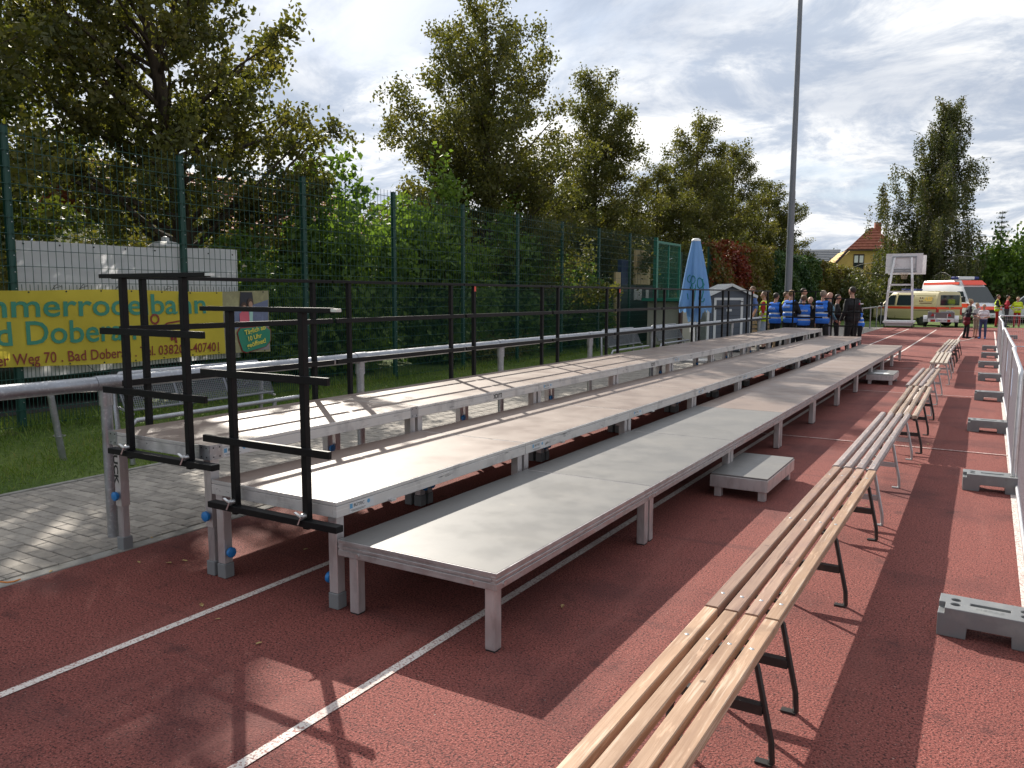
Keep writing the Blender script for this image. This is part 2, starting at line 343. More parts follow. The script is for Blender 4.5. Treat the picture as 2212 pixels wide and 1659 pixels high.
for i, (a, b, y) in enumerate(pv):
    dz = rng.uniform(-0.0025, 0.0025); c = ((a+b)/2, y+PY/2, 0.0)
    if i < 300:
        o = link('paver', paver_me(b-a), pav, 0.004); o.location = (c[0], c[1], dz-0.001); o.rotation_euler = (rng.gauss(0, 0.006), rng.gauss(0, 0.004), rng.gauss(0, 0.006))
    else: rest.box((c[0], c[1], -0.021+dz), (b-a, PY-0.007, 0.05))
tag(rest.build('far_pavers', m_pave, pav, fix=False), kind='stuff')

# ------------------------------------------------------------------ leaves, grass
def quads(name, C, U, V, rnd, m, parent=None):
    n = len(C); vs = np.empty((n, 4, 3), np.float32)
    vs[:, 0] = C-U; vs[:, 1] = C-V*0.9+U*0.15; vs[:, 2] = C+U; vs[:, 3] = C+V*0.9+U*0.15
    me = bpy.data.meshes.new(name); me.vertices.add(4*n); me.loops.add(4*n); me.polygons.add(n)
    me.vertices.foreach_set('co', vs.ravel()); me.loops.foreach_set('vertex_index', np.arange(4*n, dtype=np.int32))
    me.polygons.foreach_set('loop_start', np.arange(0, 4*n, 4, dtype=np.int32)); me.polygons.foreach_set('loop_total', np.full(n, 4, np.int32))
    a = me.attributes.new('rnd', 'FLOAT', 'FACE'); a.data.foreach_set('value', rnd.astype(np.float32)); me.materials.append(m); me.update()
    return link(name, me, parent)
def leaf_cloud(name, C, size, m, parent, R, rnd=None, droop=0.35, flat=0.0):
    n = len(C); U = R.normal(size=(n, 3)); U[:, 2] = U[:, 2]*(1-flat)-droop; U /= np.linalg.norm(U, axis=1)[:, None]
    W = R.normal(size=(n, 3)); V = np.cross(U, W); V /= np.linalg.norm(V, axis=1)[:, None]+1e-6
    s = (size*R.uniform(0.65, 1.35, n))[:, None]
    if rnd is None: rnd = np.clip(R.beta(2, 2, n), 0, 1)
    return quads(name, C, U*s*0.5, V*s*0.36, rnd, m, parent)
R0 = np.random.default_rng(11)
n = 60000
gx = R0.uniform(-10.6, -7.05, n); gy = R0.beta(1.0, 1.8, n)*24+1.0
keep = R0.random(n) < np.clip(0.35+0.65*np.sin(gx*2.1+np.sin(gy*1.3))**2, 0.25, 1); gx, gy = gx[keep], gy[keep]; n = len(gx)
h = R0.uniform(0.02, 0.065, n)*(1+1.8*(R0.random(n) < 0.05)+1.5*(gx < -9.9)); C = np.stack([gx, gy, h*0.5-0.01], 1)
U = np.stack([R0.normal(0, 0.35, n)*h, R0.normal(0, 0.35, n)*h, h*0.6], 1); V = np.stack([R0.normal(0, 1, n), R0.normal(0, 1, n), np.zeros(n)], 1); V *= (0.005/np.linalg.norm(V, axis=1))[:, None]
tag(quads('lawn_grass', C, U, V, np.clip(R0.beta(2, 2.4, n)+0.25*np.sin(gx*3+gy*1.7)*R0.random(n), 0, 1), m_blade), 'short green lawn strip between the pavement and the mesh fence', 'grass', kind='stuff')
# fallen leaves
m_dry = mat('dry_leaf', (0.46, 0.36, 0.15), 0.7, var=[((0.30, 0.17, 0.06), 30, 0.4, 0.6)])
lf = MB(); lf.add([(-0.035, 0, 0.004), (-0.01, -0.016, 0.010), (0.03, -0.006, 0.014), (0.038, 0.004, 0.006), (0.012, 0.018, 0.013), (-0.015, 0.012, 0.006)], [(0, 1, 2, 3), (0, 3, 4, 5)])
LEAFAT = ['left of the near telescopic deck legs', 'below the near rear deck legs', 'third left of the paired deck legs', 'just above the left lane line', 'in the shade under the middle deck', 'under the front deck near its second legs', 'right of the nearest deck leg', 'close to the kerb at the left', 'between the two lane lines', 'below the left lane line', 'beside the third bench', 'beside the third bench near a leg', 'between the benches and the second fence block', 'by the low step platform', 'left of the nearest bench', 'at the kerb by the orange strap', 'in the bench shadow by the third fence block']
lo0 = None
for i, (px, py) in enumerate([(328, 1162), (364, 1217), (400, 1212), (436, 1308), (661, 1187), (1118, 1115), (1215, 1310), (300, 1215), (560, 1390), (470, 1338), (1870, 1092), (1838, 1050), (1985, 1005), (1780, 880), (1515, 1355), (110, 1235), (2005, 960)]):
    p = at_z(px, py, 0.004)
    if lo0 is None: lo0 = lf.build('fallen_leaf', m_dry); o = lo0
    else: o = lo0.copy(); COL.objects.link(o)
    o.location = p; o.rotation_euler = (0, 0, rng.uniform(0, 6)); o.scale = [rng.uniform(0.4, 0.75)]*3
    tag(o, 'small dry yellow leaf on the track, '+LEAFAT[i], 'leaf', 'fallen leaves on the track')
o = MB().tube([at_z(-6, 1256, 0.008), at_z(15, 1258, 0.010), at_z(30, 1256, 0.012), at_z(44, 1251, 0.008)], 0.0045, 6).build('orange_strap', mat('orange_plastic', (0.65, 0.22, 0.04), 0.5), smooth=60)
tag(o, 'thin orange strap lying on the kerb beside the pavers', 'strap')
# ------------------------------------------------------------------ stage decks (2 m x 1 m), three rows
X0, Y0 = -1.893, 3.02
m_sticker = mat('sticker', (0.55, 0.56, 0.57), 0.4)
m_stblue = mat('sticker_blue', (0.10, 0.30, 0.50), 0.4)
def make_deck(row):
    z = (0.40, 0.60, 0.80)[row]; T = 0.085
    root = thing('stage_deck', '', 'stage deck', group=('front row of stage decks', 'middle row of stage decks', 'rear row of stage decks')[row])
    hx, hy = 0.498, 0.997
    MB().b2((-hx+0.006, -hy+0.006, z-0.014), (hx-0.006, hy-0.006, z)).build('board', m_boardA if row == 0 else m_boardB, root, bevel=0.001)
    f = MB(); w = 0.03; zt = z-0.0015
    def side(a, b, nrm):                                    # extruded profile with ribs along one edge
        a, b, nv = Vector((*a, 0)), Vector((*b, 0)), Vector((*nrm, 0)); bands = ((0, 0.018, 0.0), (0.018, 0.030, -0.004), (0.030, 0.044, 0.001), (0.044, 0.052, -0.006), (0.052, T, 0.0)) if row == 0 else ((0, 0.020, 0.0), (0.020, 0.0235, -0.002), (0.0235, T, 0.0005))
        for k, (t0, t1, off) in enumerate(bands):
            if row and k == 1: continue
            c = (a+b)/2 + nv*(off-w/2); L = (b-a).length; d = (w, L, t1-t0) if abs(nv.x) > 0.5 else (L, w, t1-t0)
            f.box((c.x, c.y, zt-(t0+t1)/2), d)
        if row: c = (a+b)/2 - nv*(w/2+0.003); L = (b-a).length; f.box((c.x, c.y, zt-0.0218), (w-0.006, L-0.01, 0.004) if abs(nv.x) > 0.5 else (L-0.01, w-0.006, 0.004))
    side((hx, -hy), (hx, hy), (1, 0)); side((-hx, -hy), (-hx, hy), (-1, 0))
    side((-hx+w, -hy), (hx-w, -hy), (0, -1)); side((-hx+w, hy), (hx-w, hy), (0, 1))
    for yy in (-0.5, 0, 0.5): f.b2((-hx+w, yy-0.02, z-0.07), (hx-w, yy+0.02, z-0.02))
    f.build('frame', m_alu if row == 0 else m_alus, root, bevel=0.0015)
    if row == 0:
        b = MB()
        for yy in (-0.93, 0.93): b.cyl((hx, yy, z-0.066), (hx+0.006, yy, z-0.066), 0.011, 8)
        for xx in (-0.36, 0.36): b.cyl((xx, -hy, z-0.066), (xx, -hy-0.006, z-0.066), 0.011, 8)
        tag(b.build('bolt_heads', m_zinc, root, smooth=40), kind='stuff')
    for sx in (-1, 1):
        for sy in (-1, 1):
            lx = (hx-0.048) if sx > 0 else -(hx-0.092 if row == 0 else hx-0.045); ly = sy*(hy-0.045); zt2 = z-T+0.012
            lg = MB(); sq = 0.06
            def sqt(a, b, s_): lg.box((lx, ly, (a+b)/2), (s_, s_, b-a))
            if row == 0:
                sqt(0.006, zt2, sq); o = lg.build('leg', m_aluleg, root, bevel=0.005)
                MB().box((lx, ly, 0.0035), (0.052, 0.052, 0.007)).build('foot_pad', m_rubber, o)
            else:
                zi = 0.09 if row == 1 else 0.30
                sqt(zi, zt2, sq)
                if row == 2:
                    sqt(0.05, zi, 0.046)
                    for k in range(-2, 3):
                        for s_ in (-1, 1): lg.box((lx+k*0.009, ly+s_*0.0245, 0.19), (0.004, 0.005, 0.24)); lg.box((lx+s_*0.0245, ly+k*0.009, 0.19), (0.005, 0.004, 0.24))
                o = lg.build('leg', m_aluleg, root, bevel=0.003 if row == 1 else 0)
                MB().box((lx, ly, 0.045), (0.070, 0.070, 0.088)).build('foot_cap', m_cap, o, bevel=0.004)
                kz = zi+0.07; kb = MB(); nx = -sx if row == 1 or sy > 0 else 0; ny = 0 if nx else -1
                kd = Vector((nx, ny, 0)); c = Vector((lx, ly, kz)); kb.cyl(c+kd*0.03, c+kd*0.04, 0.012, 8); kb.tube([c+kd*0.04, c+kd*0.046, c+kd*0.062, c+kd*0.068], [0.026, 0.031, 0.031, 0.022], 10)
                kb.build('clamp_knob', m_blue, o, smooth=40)
    return root
ROWN = ('front low', 'middle', 'rear high')
DECK = {}
for row in range(3):
    base = make_deck(row); xc = X0-0.5-row
    for k in range(10):
        lab = '%s row stage deck, %s from the near end' % (ROWN[row], ORD[k]) if 0 < k < 9 else ('%s row stage deck at the %s end of the row' % (ROWN[row], 'near' if k == 0 else 'far'))
        loc = (xc, Y0+1.0+2*k, 0)
        if k == 0: o = base; o.location = loc; o['label'] = lab
        else: o = dup(base, loc, 0, lab)
        DECK[row, k] = o
for k in range(3, 10):                                      # newer beige boards further along the front row
    b = [c for c in DECK[0, k].children if c.name.startswith('board')][0]
    if k == 3: b.data = b.data.copy(); b.data.materials[0] = m_boardB; mb_ = b.data
    b.data = mb_
# corner plates, stickers and stencilled lettering
pl = MB(); z = 0.8; t = 0.003
for cx, cy, wx, wy in ((0.498, -0.997, 1, 1), (-0.498, -0.997, -1, 1), (0.498, 0.997, 1, -1)):
    pl = MB(); pl.box((cx+wx*t/2, cy+wy*0.045, z-0.042), (t, 0.09, 0.088)); pl.box((cx-wx*0.045, cy-wy*t/2, z-0.042), (0.09, t, 0.088))
    pl.build('corner_plate', m_galv, DECK[2, 0])
hb = MB()
for dx in (0.025, 0.07):
    for dz in (0.015, 0.07):
        hb.cyl((0.5012, -0.997+dx, z-dz), (0.5022, -0.997+dx, z-dz), 0.005, 8); hb.cyl((0.498-dx, -1.0002, z-dz), (0.498-dx, -1.0012, z-dz), 0.005, 8); hb.cyl((-0.498+dx, -1.0002, z-dz), (-0.498+dx, -1.0012, z-dz), 0.005, 8)
        hb.cyl((0.5012, 0.997-dx, z-dz), (0.5022, 0.997-dx, z-dz), 0.005, 8)
tag(hb.build('plate_holes', m_ink, DECK[2, 0]), kind='stuff')
for k in range(10):
    for row in (1, 2):
        r_ = DECK[row, k]; z = 0.6 if row == 1 else 0.8
        if row == 2 and k in (1, 3, 5):
            t_ = put_text(MB(), 'LUCK', (0.4995, 0.28, z-0.028), (0, -1, 0), (0, 0, -1), 0.15, 0.042, 0, 0.03); t_.build('stencil_lettering', m_ink, r_)
        elif k % 2 == 0 or row == 1:
            s = MB(); s.box((0.4995, -0.80, z-0.052), (0.001, 0.20, 0.056)); st = s.build('maker_sticker', m_sticker, r_)
            t_ = put_text(MB(), 'B\u00dcTEC', (0.5003, -0.865, z-0.052), (0, 1, 0), (0, 0, 1), 0.085, 0.020, 0, 0.02)
            t_.box((0.5002, -0.83, z-0.068), (0.0004, 0.12, 0.002)); t_.box((0.5002, -0.83, z-0.074), (0.0004, 0.10, 0.002)); t_.build('sticker_lettering', m_ink, st)
            b = MB(); b.box((0.5002, -0.885, z-0.045), (0.0004, 0.022, 0.026)); b.cyl((0.5000, -0.745, z-0.045), (0.5006, -0.745, z-0.045), 0.012, 10); b.build('sticker_badge', m_stblue, st)
        if row == 1:
            MB().box((0.505, -0.42 if k % 3 else -0.55, z-0.083), (0.03, 0.045, 0.012)).build('latch', m_alus, r_)
t_ = put_text(MB(), 'LUCK', (-0.4845, -0.9835, 0.685), (0, 0, -1), (1, 0, 0), 0.24, 0.045, 0, 0.03); t_.build('stencil_lettering', m_ink, DECK[2, 0])

# ------------------------------------------------------------------ guard rails
m_tagred = mat('red_label', (0.62, 0.07, 0.05), 0.5)
def rail_frame(label, w, zb, zs, ztop, posts, group, bottom=True, red=False):
    root = thing('guard_rail', label, 'guard rail', group=group); s = 0.038
    MB().b2((-w/2, -0.024, ztop-0.012), (w/2, 0.024, ztop+0.014)).build('top_rail', m_blackm, root, bevel=0.002)
    for z in zs: MB().b2((-w/2+0.01, -0.044, z-0.02), (w/2-0.01, -0.0195, z+0.02)).build('cross_rail', m_blackm, root, bevel=0.002)
    for x in posts:
        p = MB().b2((x-s/2, -s/2, zb), (x+s/2, s/2, ztop-0.012)).build('post', m_blackm, root, bevel=0.002)
        if bottom:
            b = MB(); zz_ = zb+0.075; b.cyl((x-0.0, -0.019, zz_), (x, -0.045, zz_), 0.016, 10); b.bar((x, -0.05, zz_), (x-0.035, -0.058, zz_+0.022), 0.018, 0.006); b.bar((x, -0.05, zz_), (x-0.012, -0.06, zz_-0.04), 0.018, 0.006); b.build('wing_nut', m_zinc, p, smooth=40)
    if bottom: MB().b2((-w/2+0.03, -0.045, zb+0.02), (w/2+0.03, 0.012, zb+0.055)).build('clamp_bar', m_blackm, root, bevel=0.002)
    return root
R90 = math.pi/2
g0 = None
for k in range(9):
    lab = 'black railing section along the rear deck edge, %s from the near end' % ORD[k]; loc = (X0-3.0-0.045, Y0+1.12+2.02*k, 0)
    if k == 0: g0 = rail_frame(lab, 2.0, 0.70, (1.10, 1.46), 1.80, (-0.79, 0.79), 'railings along the rear deck edge', False); o = g0; o.location = loc; o.rotation_euler = (0, 0, R90)
    else: o = dup(g0, loc, R90, lab)
    if k in (2, 4, 8): MB().box((-0.79, -0.0205, 1.755), (0.034, 0.003, 0.055)).build('safety_label', m_tagred, o)
ge = rail_frame('black end railing on the near end of the rear high deck', 1.0, 0.66, (1.09, 1.46), 1.80, (-0.29, 0.285), 'end railings')
ge.location = (X0-2.40, Y0-0.045, 0)
MB().b2((0.5, -0.019, 1.794), (0.54, 0.019, 1.810)).build('rail_plug', m_zinc, ge)
gm = rail_frame('black end railing on the near end of the middle deck', 1.0, 0.445, (0.87, 1.25), 1.61, (-0.275, 0.285), 'end railings')
gm.location = (X0-1.45, Y0-0.045, 0); MB().b2((0.5, -0.019, 1.604), (0.54, 0.019, 1.620)).build('rail_plug', m_zinc, gm)
dup(ge, (X0-2.52, Y0+20.05, 0), math.pi, 'black end railing on the far end of the rear high deck, before the people', skip=('rail_plug',))
dup(gm, (X0-1.50, Y0+20.05, 0), math.pi, 'black end railing on the far end of the middle deck, before the people', skip=('rail_plug',))

# ------------------------------------------------------------------ low steps in front of the decks
def make_step(name, label, loc, sheet_on):
    r_ = thing(name, label, 'step', loc, group='low steps before the front row')
    MB().b2((-0.235, -0.51, 0.186), (0.235, 0.51, 0.200)).build('board', m_boardA, r_, bevel=0.001)
    f = MB(); f.b2((-0.240, -0.515, 0.085), (0.240, -0.49, 0.1855)); f.b2((-0.240, 0.49, 0.085), (0.240, 0.515, 0.1855)); f.b2((-0.240, -0.49, 0.085), (-0.215, 0.49, 0.1855)); f.b2((0.215, -0.49, 0.085), (0.240, 0.49, 0.1855))
    f.build('frame', m_aluleg, r_, bevel=0.002)
    for x in (-0.18, 0.185):
        for y in (-0.455, 0.455): MB().b2((x-0.03, y-0.03, 0.0), (x+0.03, y+0.03, 0.10)).build('leg', m_aluleg, r_, bevel=0.003)
    return r_
make_step('step_platform', 'low grey step platform beside the third front deck', (-1.705, 7.02, 0), False)
s2 = make_step('step_platform', 'low grey step platform far along the front decks', (-1.72, 17.05, 0), True)
o = MB().add([(-1.86, 16.66, 0.2035), (-1.60, 16.60, 0.2045), (-1.57, 16.80, 0.208), (-1.70, 16.86, 0.206), (-1.84, 16.84, 0.2035)], [(0, 1, 2, 3, 4)]).build('paper_sheet', m_white)
tag(o, 'white sheet of paper lying on the far step platform', 'paper')

# ------------------------------------------------------------------ slatted benches
def wood(name, a, b, c): return mat(name, a, 0.62, 0, 0.4, var=[(b, (26, 1.6, 26), 0.42, 0.68, 6, 0.85), (c, (60, 2.2, 60), 0.54, 0.68, 4, 0.75), (tuple(v*0.45 for v in a), 3.1, 0.60, 0.75, 5, 0.6), (tuple(v*0.3 for v in a), 17, 0.70, 0.74, 3, 0.8), (tuple(min(1, v*1.5+0.05) for v in a), (40, 5, 40), 0.60, 0.66, 5, 0.5)], bump=((110, 3, 110), 0.35, 0.004, 4), rvar=(8, 0.40, 0.7), tone=0.14)
w_or = wood('wood_varnished', (0.40, 0.255, 0.165), (0.29, 0.175, 0.11), (0.62, 0.48, 0.36))
w_br = wood('wood_brown', (0.29, 0.18, 0.135), (0.37, 0.25, 0.18), (0.17, 0.10, 0.075))
w_gr = wood('wood_purple_grey', (0.29, 0.235, 0.225), (0.21, 0.165, 0.155), (0.40, 0.36, 0.34))
w_we = wood('wood_weathered', (0.34, 0.25, 0.19), (0.22, 0.15, 0.11), (0.46, 0.38, 0.30))
w_pl = wood('wood_pale', (0.42, 0.36, 0.30), (0.30, 0.25, 0.20), (0.52, 0.46, 0.40))
m_steelp = mat('bench_frame_grey', (0.42, 0.43, 0.44), 0.45, 0.6, 0.5, var=[((0.25, 0.22, 0.19), 12, 0.55, 0.75, 5, 0.6)])
m_blackp = mat('bench_frame_black', (0.018, 0.017, 0.017), 0.45, 0, 0.5, var=[((0.35, 0.33, 0.30), 30, 0.70, 0.73, 4, 0.9), ((0.06, 0.04, 0.03), 10, 0.5, 0.7, 4, 0.6)])
SX = (-0.1200, -0.0400, 0.0400, 0.1200)
def make_bench(label, x, y0, y1, zt, slats, fm, round_end=False, rz=0.0):
    L = y1-y0-0.006; rg = random.Random(int(y0*10)); root = thing('slatted_bench', label, 'bench', (x, (y0+y1)/2, 0), rz, 'row of slatted benches')
    for i, sx in enumerate(SX):
        e = rg.uniform(-0.012, 0.012); s = MB(); w, h = 0.0545 + rg.uniform(-0.0015, 0.0015), 0.036
        n = 6; vs, fs = [], []; ch = 0.012 if round_end else 0.0035
        prof = [(-w/2, -h), (-w/2, -ch), (-w/2+ch, 0), (w/2-ch, 0), (w/2, -ch), (w/2, -h)]
        bow = rg.uniform(-0.004, 0.004)
        for k in range(n+1):
            t = k/n; yy = -L/2+e*0.3+t*(L-abs(e)*0.5); dx = bow*math.sin(t*math.pi); dz = rg.uniform(-0.0012, 0.0012)
            vs += [(sx+dx+p[0], yy, zt+p[1]+dz) for p in prof]
        for k in range(n):
            for j in range(6): fs.append((k*6+j, k*6+(j+1) % 6, (k+1)*6+(j+1) % 6, (k+1)*6+j))
        fs += [tuple(range(6)), tuple(n*6+j for j in range(5, -1, -1))]
        s.add(vs, fs); so_ = s.build('slat', slats[i], root)
        b = MB()
        for yy in (-L/2+0.16, -0.05, L/2-0.30): b.tube([(sx, yy, zt-0.002), (sx, yy, zt+0.0015), (sx, yy, zt+0.0035)], [0.009, 0.008, 0.004], 8)
        tag(b.build('bolts', m_zinc, so_), kind='stuff')
    f = MB()
    for s_ in (-1, 1): f.b2((s_*0.118-0.014, -L/2+0.05, zt-0.066), (s_*0.118+0.014, L/2-0.05, zt-0.038))
    for yy in (-L/2+0.16, -L/2+0.30, -0.05, L/2-0.30, L/2-0.16): f.b2((-0.135, yy-0.016, zt-0.046), (0.135, yy+0.016, zt-0.0375))
    f.build('seat_frame', fm, root)
    for yy in (-L/2+0.14, -0.10, L/2-0.27):
        for s_ in (-1, 1):
            lg = MB(); top, ft = Vector((s_*0.120, yy, zt-0.05)), Vector((s_*0.205, yy, 0.0))
            lg.tube([top-Vector((s_*0.05, 0, -0.006)), top+Vector((0, 0, 0.0)), top+Vector((s_*0.012, 0, -0.02)), Vector((s_*0.193, yy, 0.09)), Vector((s_*0.198, yy, 0.012)), Vector((s_*0.190, yy, 0.006))], 0.0120, 6)
            lg.b2((s_*0.200, yy-0.017, 0.001), (s_*0.140, yy+0.017, 0.009)); lg.build('leg', fm, root, smooth=45)
        z_ = 0.205; MB().b2((-0.160, yy-0.018, z_-0.018), (0.160, yy+0.018, z_+0.018)).build('crossbar', fm, root)
    return root
zb = 0.435
make_bench('slatted bench of bright varnished wood on black legs, nearest the camera', -0.775, -0.02, 3.07, zb, [w_or]*4, m_blackp)
make_bench('slatted bench of brown planks with one pale plank on black legs, second of the row', -0.775, 3.072, 6.16, zb+0.004, [w_br, w_br, w_br, w_or], m_blackp)
make_bench('slatted bench of dull purple-grey rounded planks on grey legs, third of the row', -0.790, 6.165, 9.33, zb+0.012, [w_gr]*4, m_steelp, True, 0.004)
make_bench('weathered light brown slatted bench on black legs, fourth of the row', -0.750, 9.335, 12.44, zb-0.004, [w_we]*4, m_blackp, True, 0.010)
make_bench('grey weathered slatted bench on grey legs, fifth of the row before the gap', -0.810, 12.445, 15.58, zb+0.004, [w_gr, w_we, w_gr, w_we], m_steelp, True, -0.002)
make_bench('pale slatted bench on grey legs, just beyond the gap in the row', -0.785, 17.02, 20.20, zb, [w_pl]*4, m_steelp, False, 0.010)
make_bench('grey slatted bench on black legs, last but one of the row', -0.835, 20.21, 23.30, zb-0.004, [w_we, w_gr, w_we, w_gr], m_blackp, True)
make_bench('pale slatted bench on black legs at the far end of the row', -0.820, 23.31, 26.35, zb+0.006, [w_pl]*4, m_blackp, False, -0.006)

# ------------------------------------------------------------------ low mobile fence with weighted feet
m_foot = mat('recycled_plastic', (0.165, 0.172, 0.178), 0.45, 0, 0.7, var=[((0.22, 0.225, 0.22), 9, 0.45, 0.7, 5, 0.7), ((0.11, 0.10, 0.095), 20, 0.6, 0.75, 4, 0.6)], rvar=(12, 0.30, 0.46), bump=(90, 0.15, 0.003))
def make_foot():
    root = thing('ballast_block', '', 'ballast block', group='weighted feet under the mobile fence')
    L, H_, W_ = 0.45, 0.148, 0.215
    poly = [(-L/2, 0), (-L/2+0.128, 0), (-L/2+0.132, 0.058), (L/2-0.132, 0.058), (L/2-0.128, 0), (L/2, 0), (L/2, H_), (-L/2, H_)]
    a = MB().prism(poly, 'y', -W_/2, W_/2).build('block', m_foot, root)
    cut = MB()
    for sx in (-1, 1):
        for yy in (-0.035, 0.035): cut.cyl((sx*0.150, yy, 0.06), (sx*0.150, yy, 0.2), 0.022, 14)
        cut.b2((sx*0.195, -0.112, 0.118), (sx*0.232, -0.02, 0.2))
    cut.b2((-0.086, -0.018, 0.08), (0.086, 0.018, 0.2))
    c = cut.build('cutter', m_foot); md = a.modifiers.new('b', 'BOOLEAN'); md.object = c; md.operation = 'DIFFERENCE'; md.solver = 'EXACT'
    dg = bpy.context.evaluated_depsgraph_get(); dg.update(); me = bpy.data.meshes.new_from_object(a.evaluated_get(dg)); a.modifiers.clear(); a.data = me; bpy.data.objects.remove(c)
    bv = a.modifiers.new('bevel', 'BEVEL'); bv.width = 0.004; bv.segments = 2; bv.limit_method = 'ANGLE'; bv.angle_limit = 0.7
    put_text(MB(), 'HERAS', (-0.06, -0.062, H_+0.001), (1, 0, 0), (0, 1, 0), 0.12, 0.022, 0, 0.01).build('lettering', m_cap, root)
    return root
FY = [4.48, 7.99, 11.50, 15.00, 18.52, 21.95, 25.45, 28.9]
f0 = None
for k, y in enumerate(FY):
    lab = 'grey ballast block under the mobile fence, %s from the camera' % ORD[k]
    if k == 0: f0 = make_foot(); f0.location = (0.095, y, 0); f0['label'] = 'grey ballast block with lettering, nearest the camera by the mobile fence'; f0.rotation_euler = (0, 0, -0.02)
    else: dup(f0, (0.095+0.02*math.sin(k*2.2), y, 0), 0.03*math.sin(k*1.7), lab)
for i, (px, py) in enumerate(((2183, 732),)):
    p = at_z(px, py); dup(f0, p, 0.1, 'grey ballast block standing behind the mobile fence on the right')
m_fmesh = mat('fence_galvanised_bright', (0.58, 0.59, 0.62), 0.4, 0.7, 0.5, var=[((0.42, 0.43, 0.46), 12, 0.45, 0.7, 3, 0.6)])
def make_panel():
    root = thing('mobile_fence_panel', '', 'fence', group='mobile fence panels'); W_ = 3.44; z0, z1 = 0.075, 1.06; r = 0.019
    MB().tube([(0, -W_/2, z0+0.06), (0, -W_/2, z1-0.05), (0, -W_/2+0.015, z1-0.015), (0, -W_/2+0.05, z1), (0, W_/2-0.05, z1), (0, W_/2-0.015, z1-0.015), (0, W_/2, z1-0.05), (0, W_/2, z0)], r, 10).build('frame_tube', m_fmesh, root, smooth=50)
    MB().tube([(0, -W_/2, z0), (0, W_/2, z0)], r, 10).build('bottom_tube', m_fmesh, root, smooth=50)
    for s_ in (-1, 1): MB().tube([(0, s_*(W_/2), 0.03), (0, s_*(W_/2), z0+0.07)], 0.021, 8).build('leg', m_fmesh, root, smooth=50)
    w = MB(); n = int(W_/0.052)
    for i in range(1, n): y = -W_/2+W_*i/n; w.bar((0, y, z0), (0, y, z1), 0.0036)
    for z in (0.2, 0.35, 0.58, 0.80, 0.95): w.bar((0.004, -W_/2, z), (0.004, W_/2, z), 0.0036)
    w.build('wire_mesh', m_fmesh, root); return root
p0_ = None
YS = [0.97]+FY
for k in range(8):
    yc = (YS[k]+YS[k+1])/2; dx = 0.012*math.sin(k*2.3)
    lab = 'grey wire mobile fence panel, %s from the camera' % ORD[k]
    if k == 0: p0_ = make_panel(); p0_.location = (0.285+dx, yc, 0); p0_['label'] = lab
    else:
        o = dup(p0_, (0.285+dx, yc, 0), 0.006*math.cos(k*1.9), lab)
        if k in (2, 3): MB().b2((-0.006, 0.9, 0.55), (-0.004, 1.12, 0.86)).build('sign_plate', mat('sign_blue%d' % k, (0.35, 0.45, 0.62), 0.4), o)
# branch of the fence turning right at the far end
dup(p0_, (2.02, FY[-1]+1.5, 0), -R90+0.1, 'grey wire mobile fence panel turned across at the far end')

# ------------------------------------------------------------------ galvanised spectator handrail
def make_hr_post(): 
    return MB()
hr = thing('spectator_handrail', 'long galvanised tube handrail on posts beside the pavement', 'handrail', (-5.17, 3.19, 0))
for k in range(-2, 8):
    y = 2.575*k; o = MB().tube([(0, y, -0.1), (0, y, 0.98)], 0.038, 14).build('post', m_galv, hr, smooth=50)
    MB().tube([(0, y, 0.93), (0, y, 1.05)], 0.046, 14).build('tee_socket', m_galv, o, smooth=50)
    MB().tube([(0, y-0.075, 1.085), (0, y+0.075, 1.085)], 0.053, 14).build('clamp_sleeve', m_galv, o, smooth=50)
    MB().tube([(0, y+0.03, 1.085), (0, y+2.545 if k < 7 else y+0.15, 1.085)], 0.048, 16).build('rail_tube', m_galv, hr, smooth=50)
hr2 = thing('far_handrail', 'short galvanised handrail with four posts left of the basketball hoop', 'handrail', (-5.2, 41.0, 0))
MB().tube([(0, 0, 1.08), (-0.1, 10.8, 1.08)], 0.038, 10).build('rail_tube', m_galv, hr2, smooth=50)
for y in (0.1, 3.5, 6.4, 8.6, 10.6): MB().tube([(-y*0.009, y, -0.05), (-y*0.009, y, 1.08)], 0.034, 10).build('post', m_galv, hr2, smooth=50)
st = at_z(138, 992); tp = Vector((st.x, st.y-0.11, 0.80))
sr = thing('leaning_post', 'leaning galvanised stub post standing in the lawn', 'post', st)
MB().tube([(0, 0, -0.05), (0, -0.10, 0.72)], 0.033, 12).build('tube', m_galv, sr, smooth=50); MB().tube([(0, -0.098, 0.70), (0, -0.112, 0.80), (0, -0.114, 0.815)], [0.038, 0.038, 0.02], 12).build('cap', m_galv, sr, smooth=50)
MB().tube([(0.07*math.cos(a), -0.03+0.05*math.sin(a), 0.25) for a in [i*0.6 for i in range(11)]], 0.006, 6).build('ring', m_galv, sr)

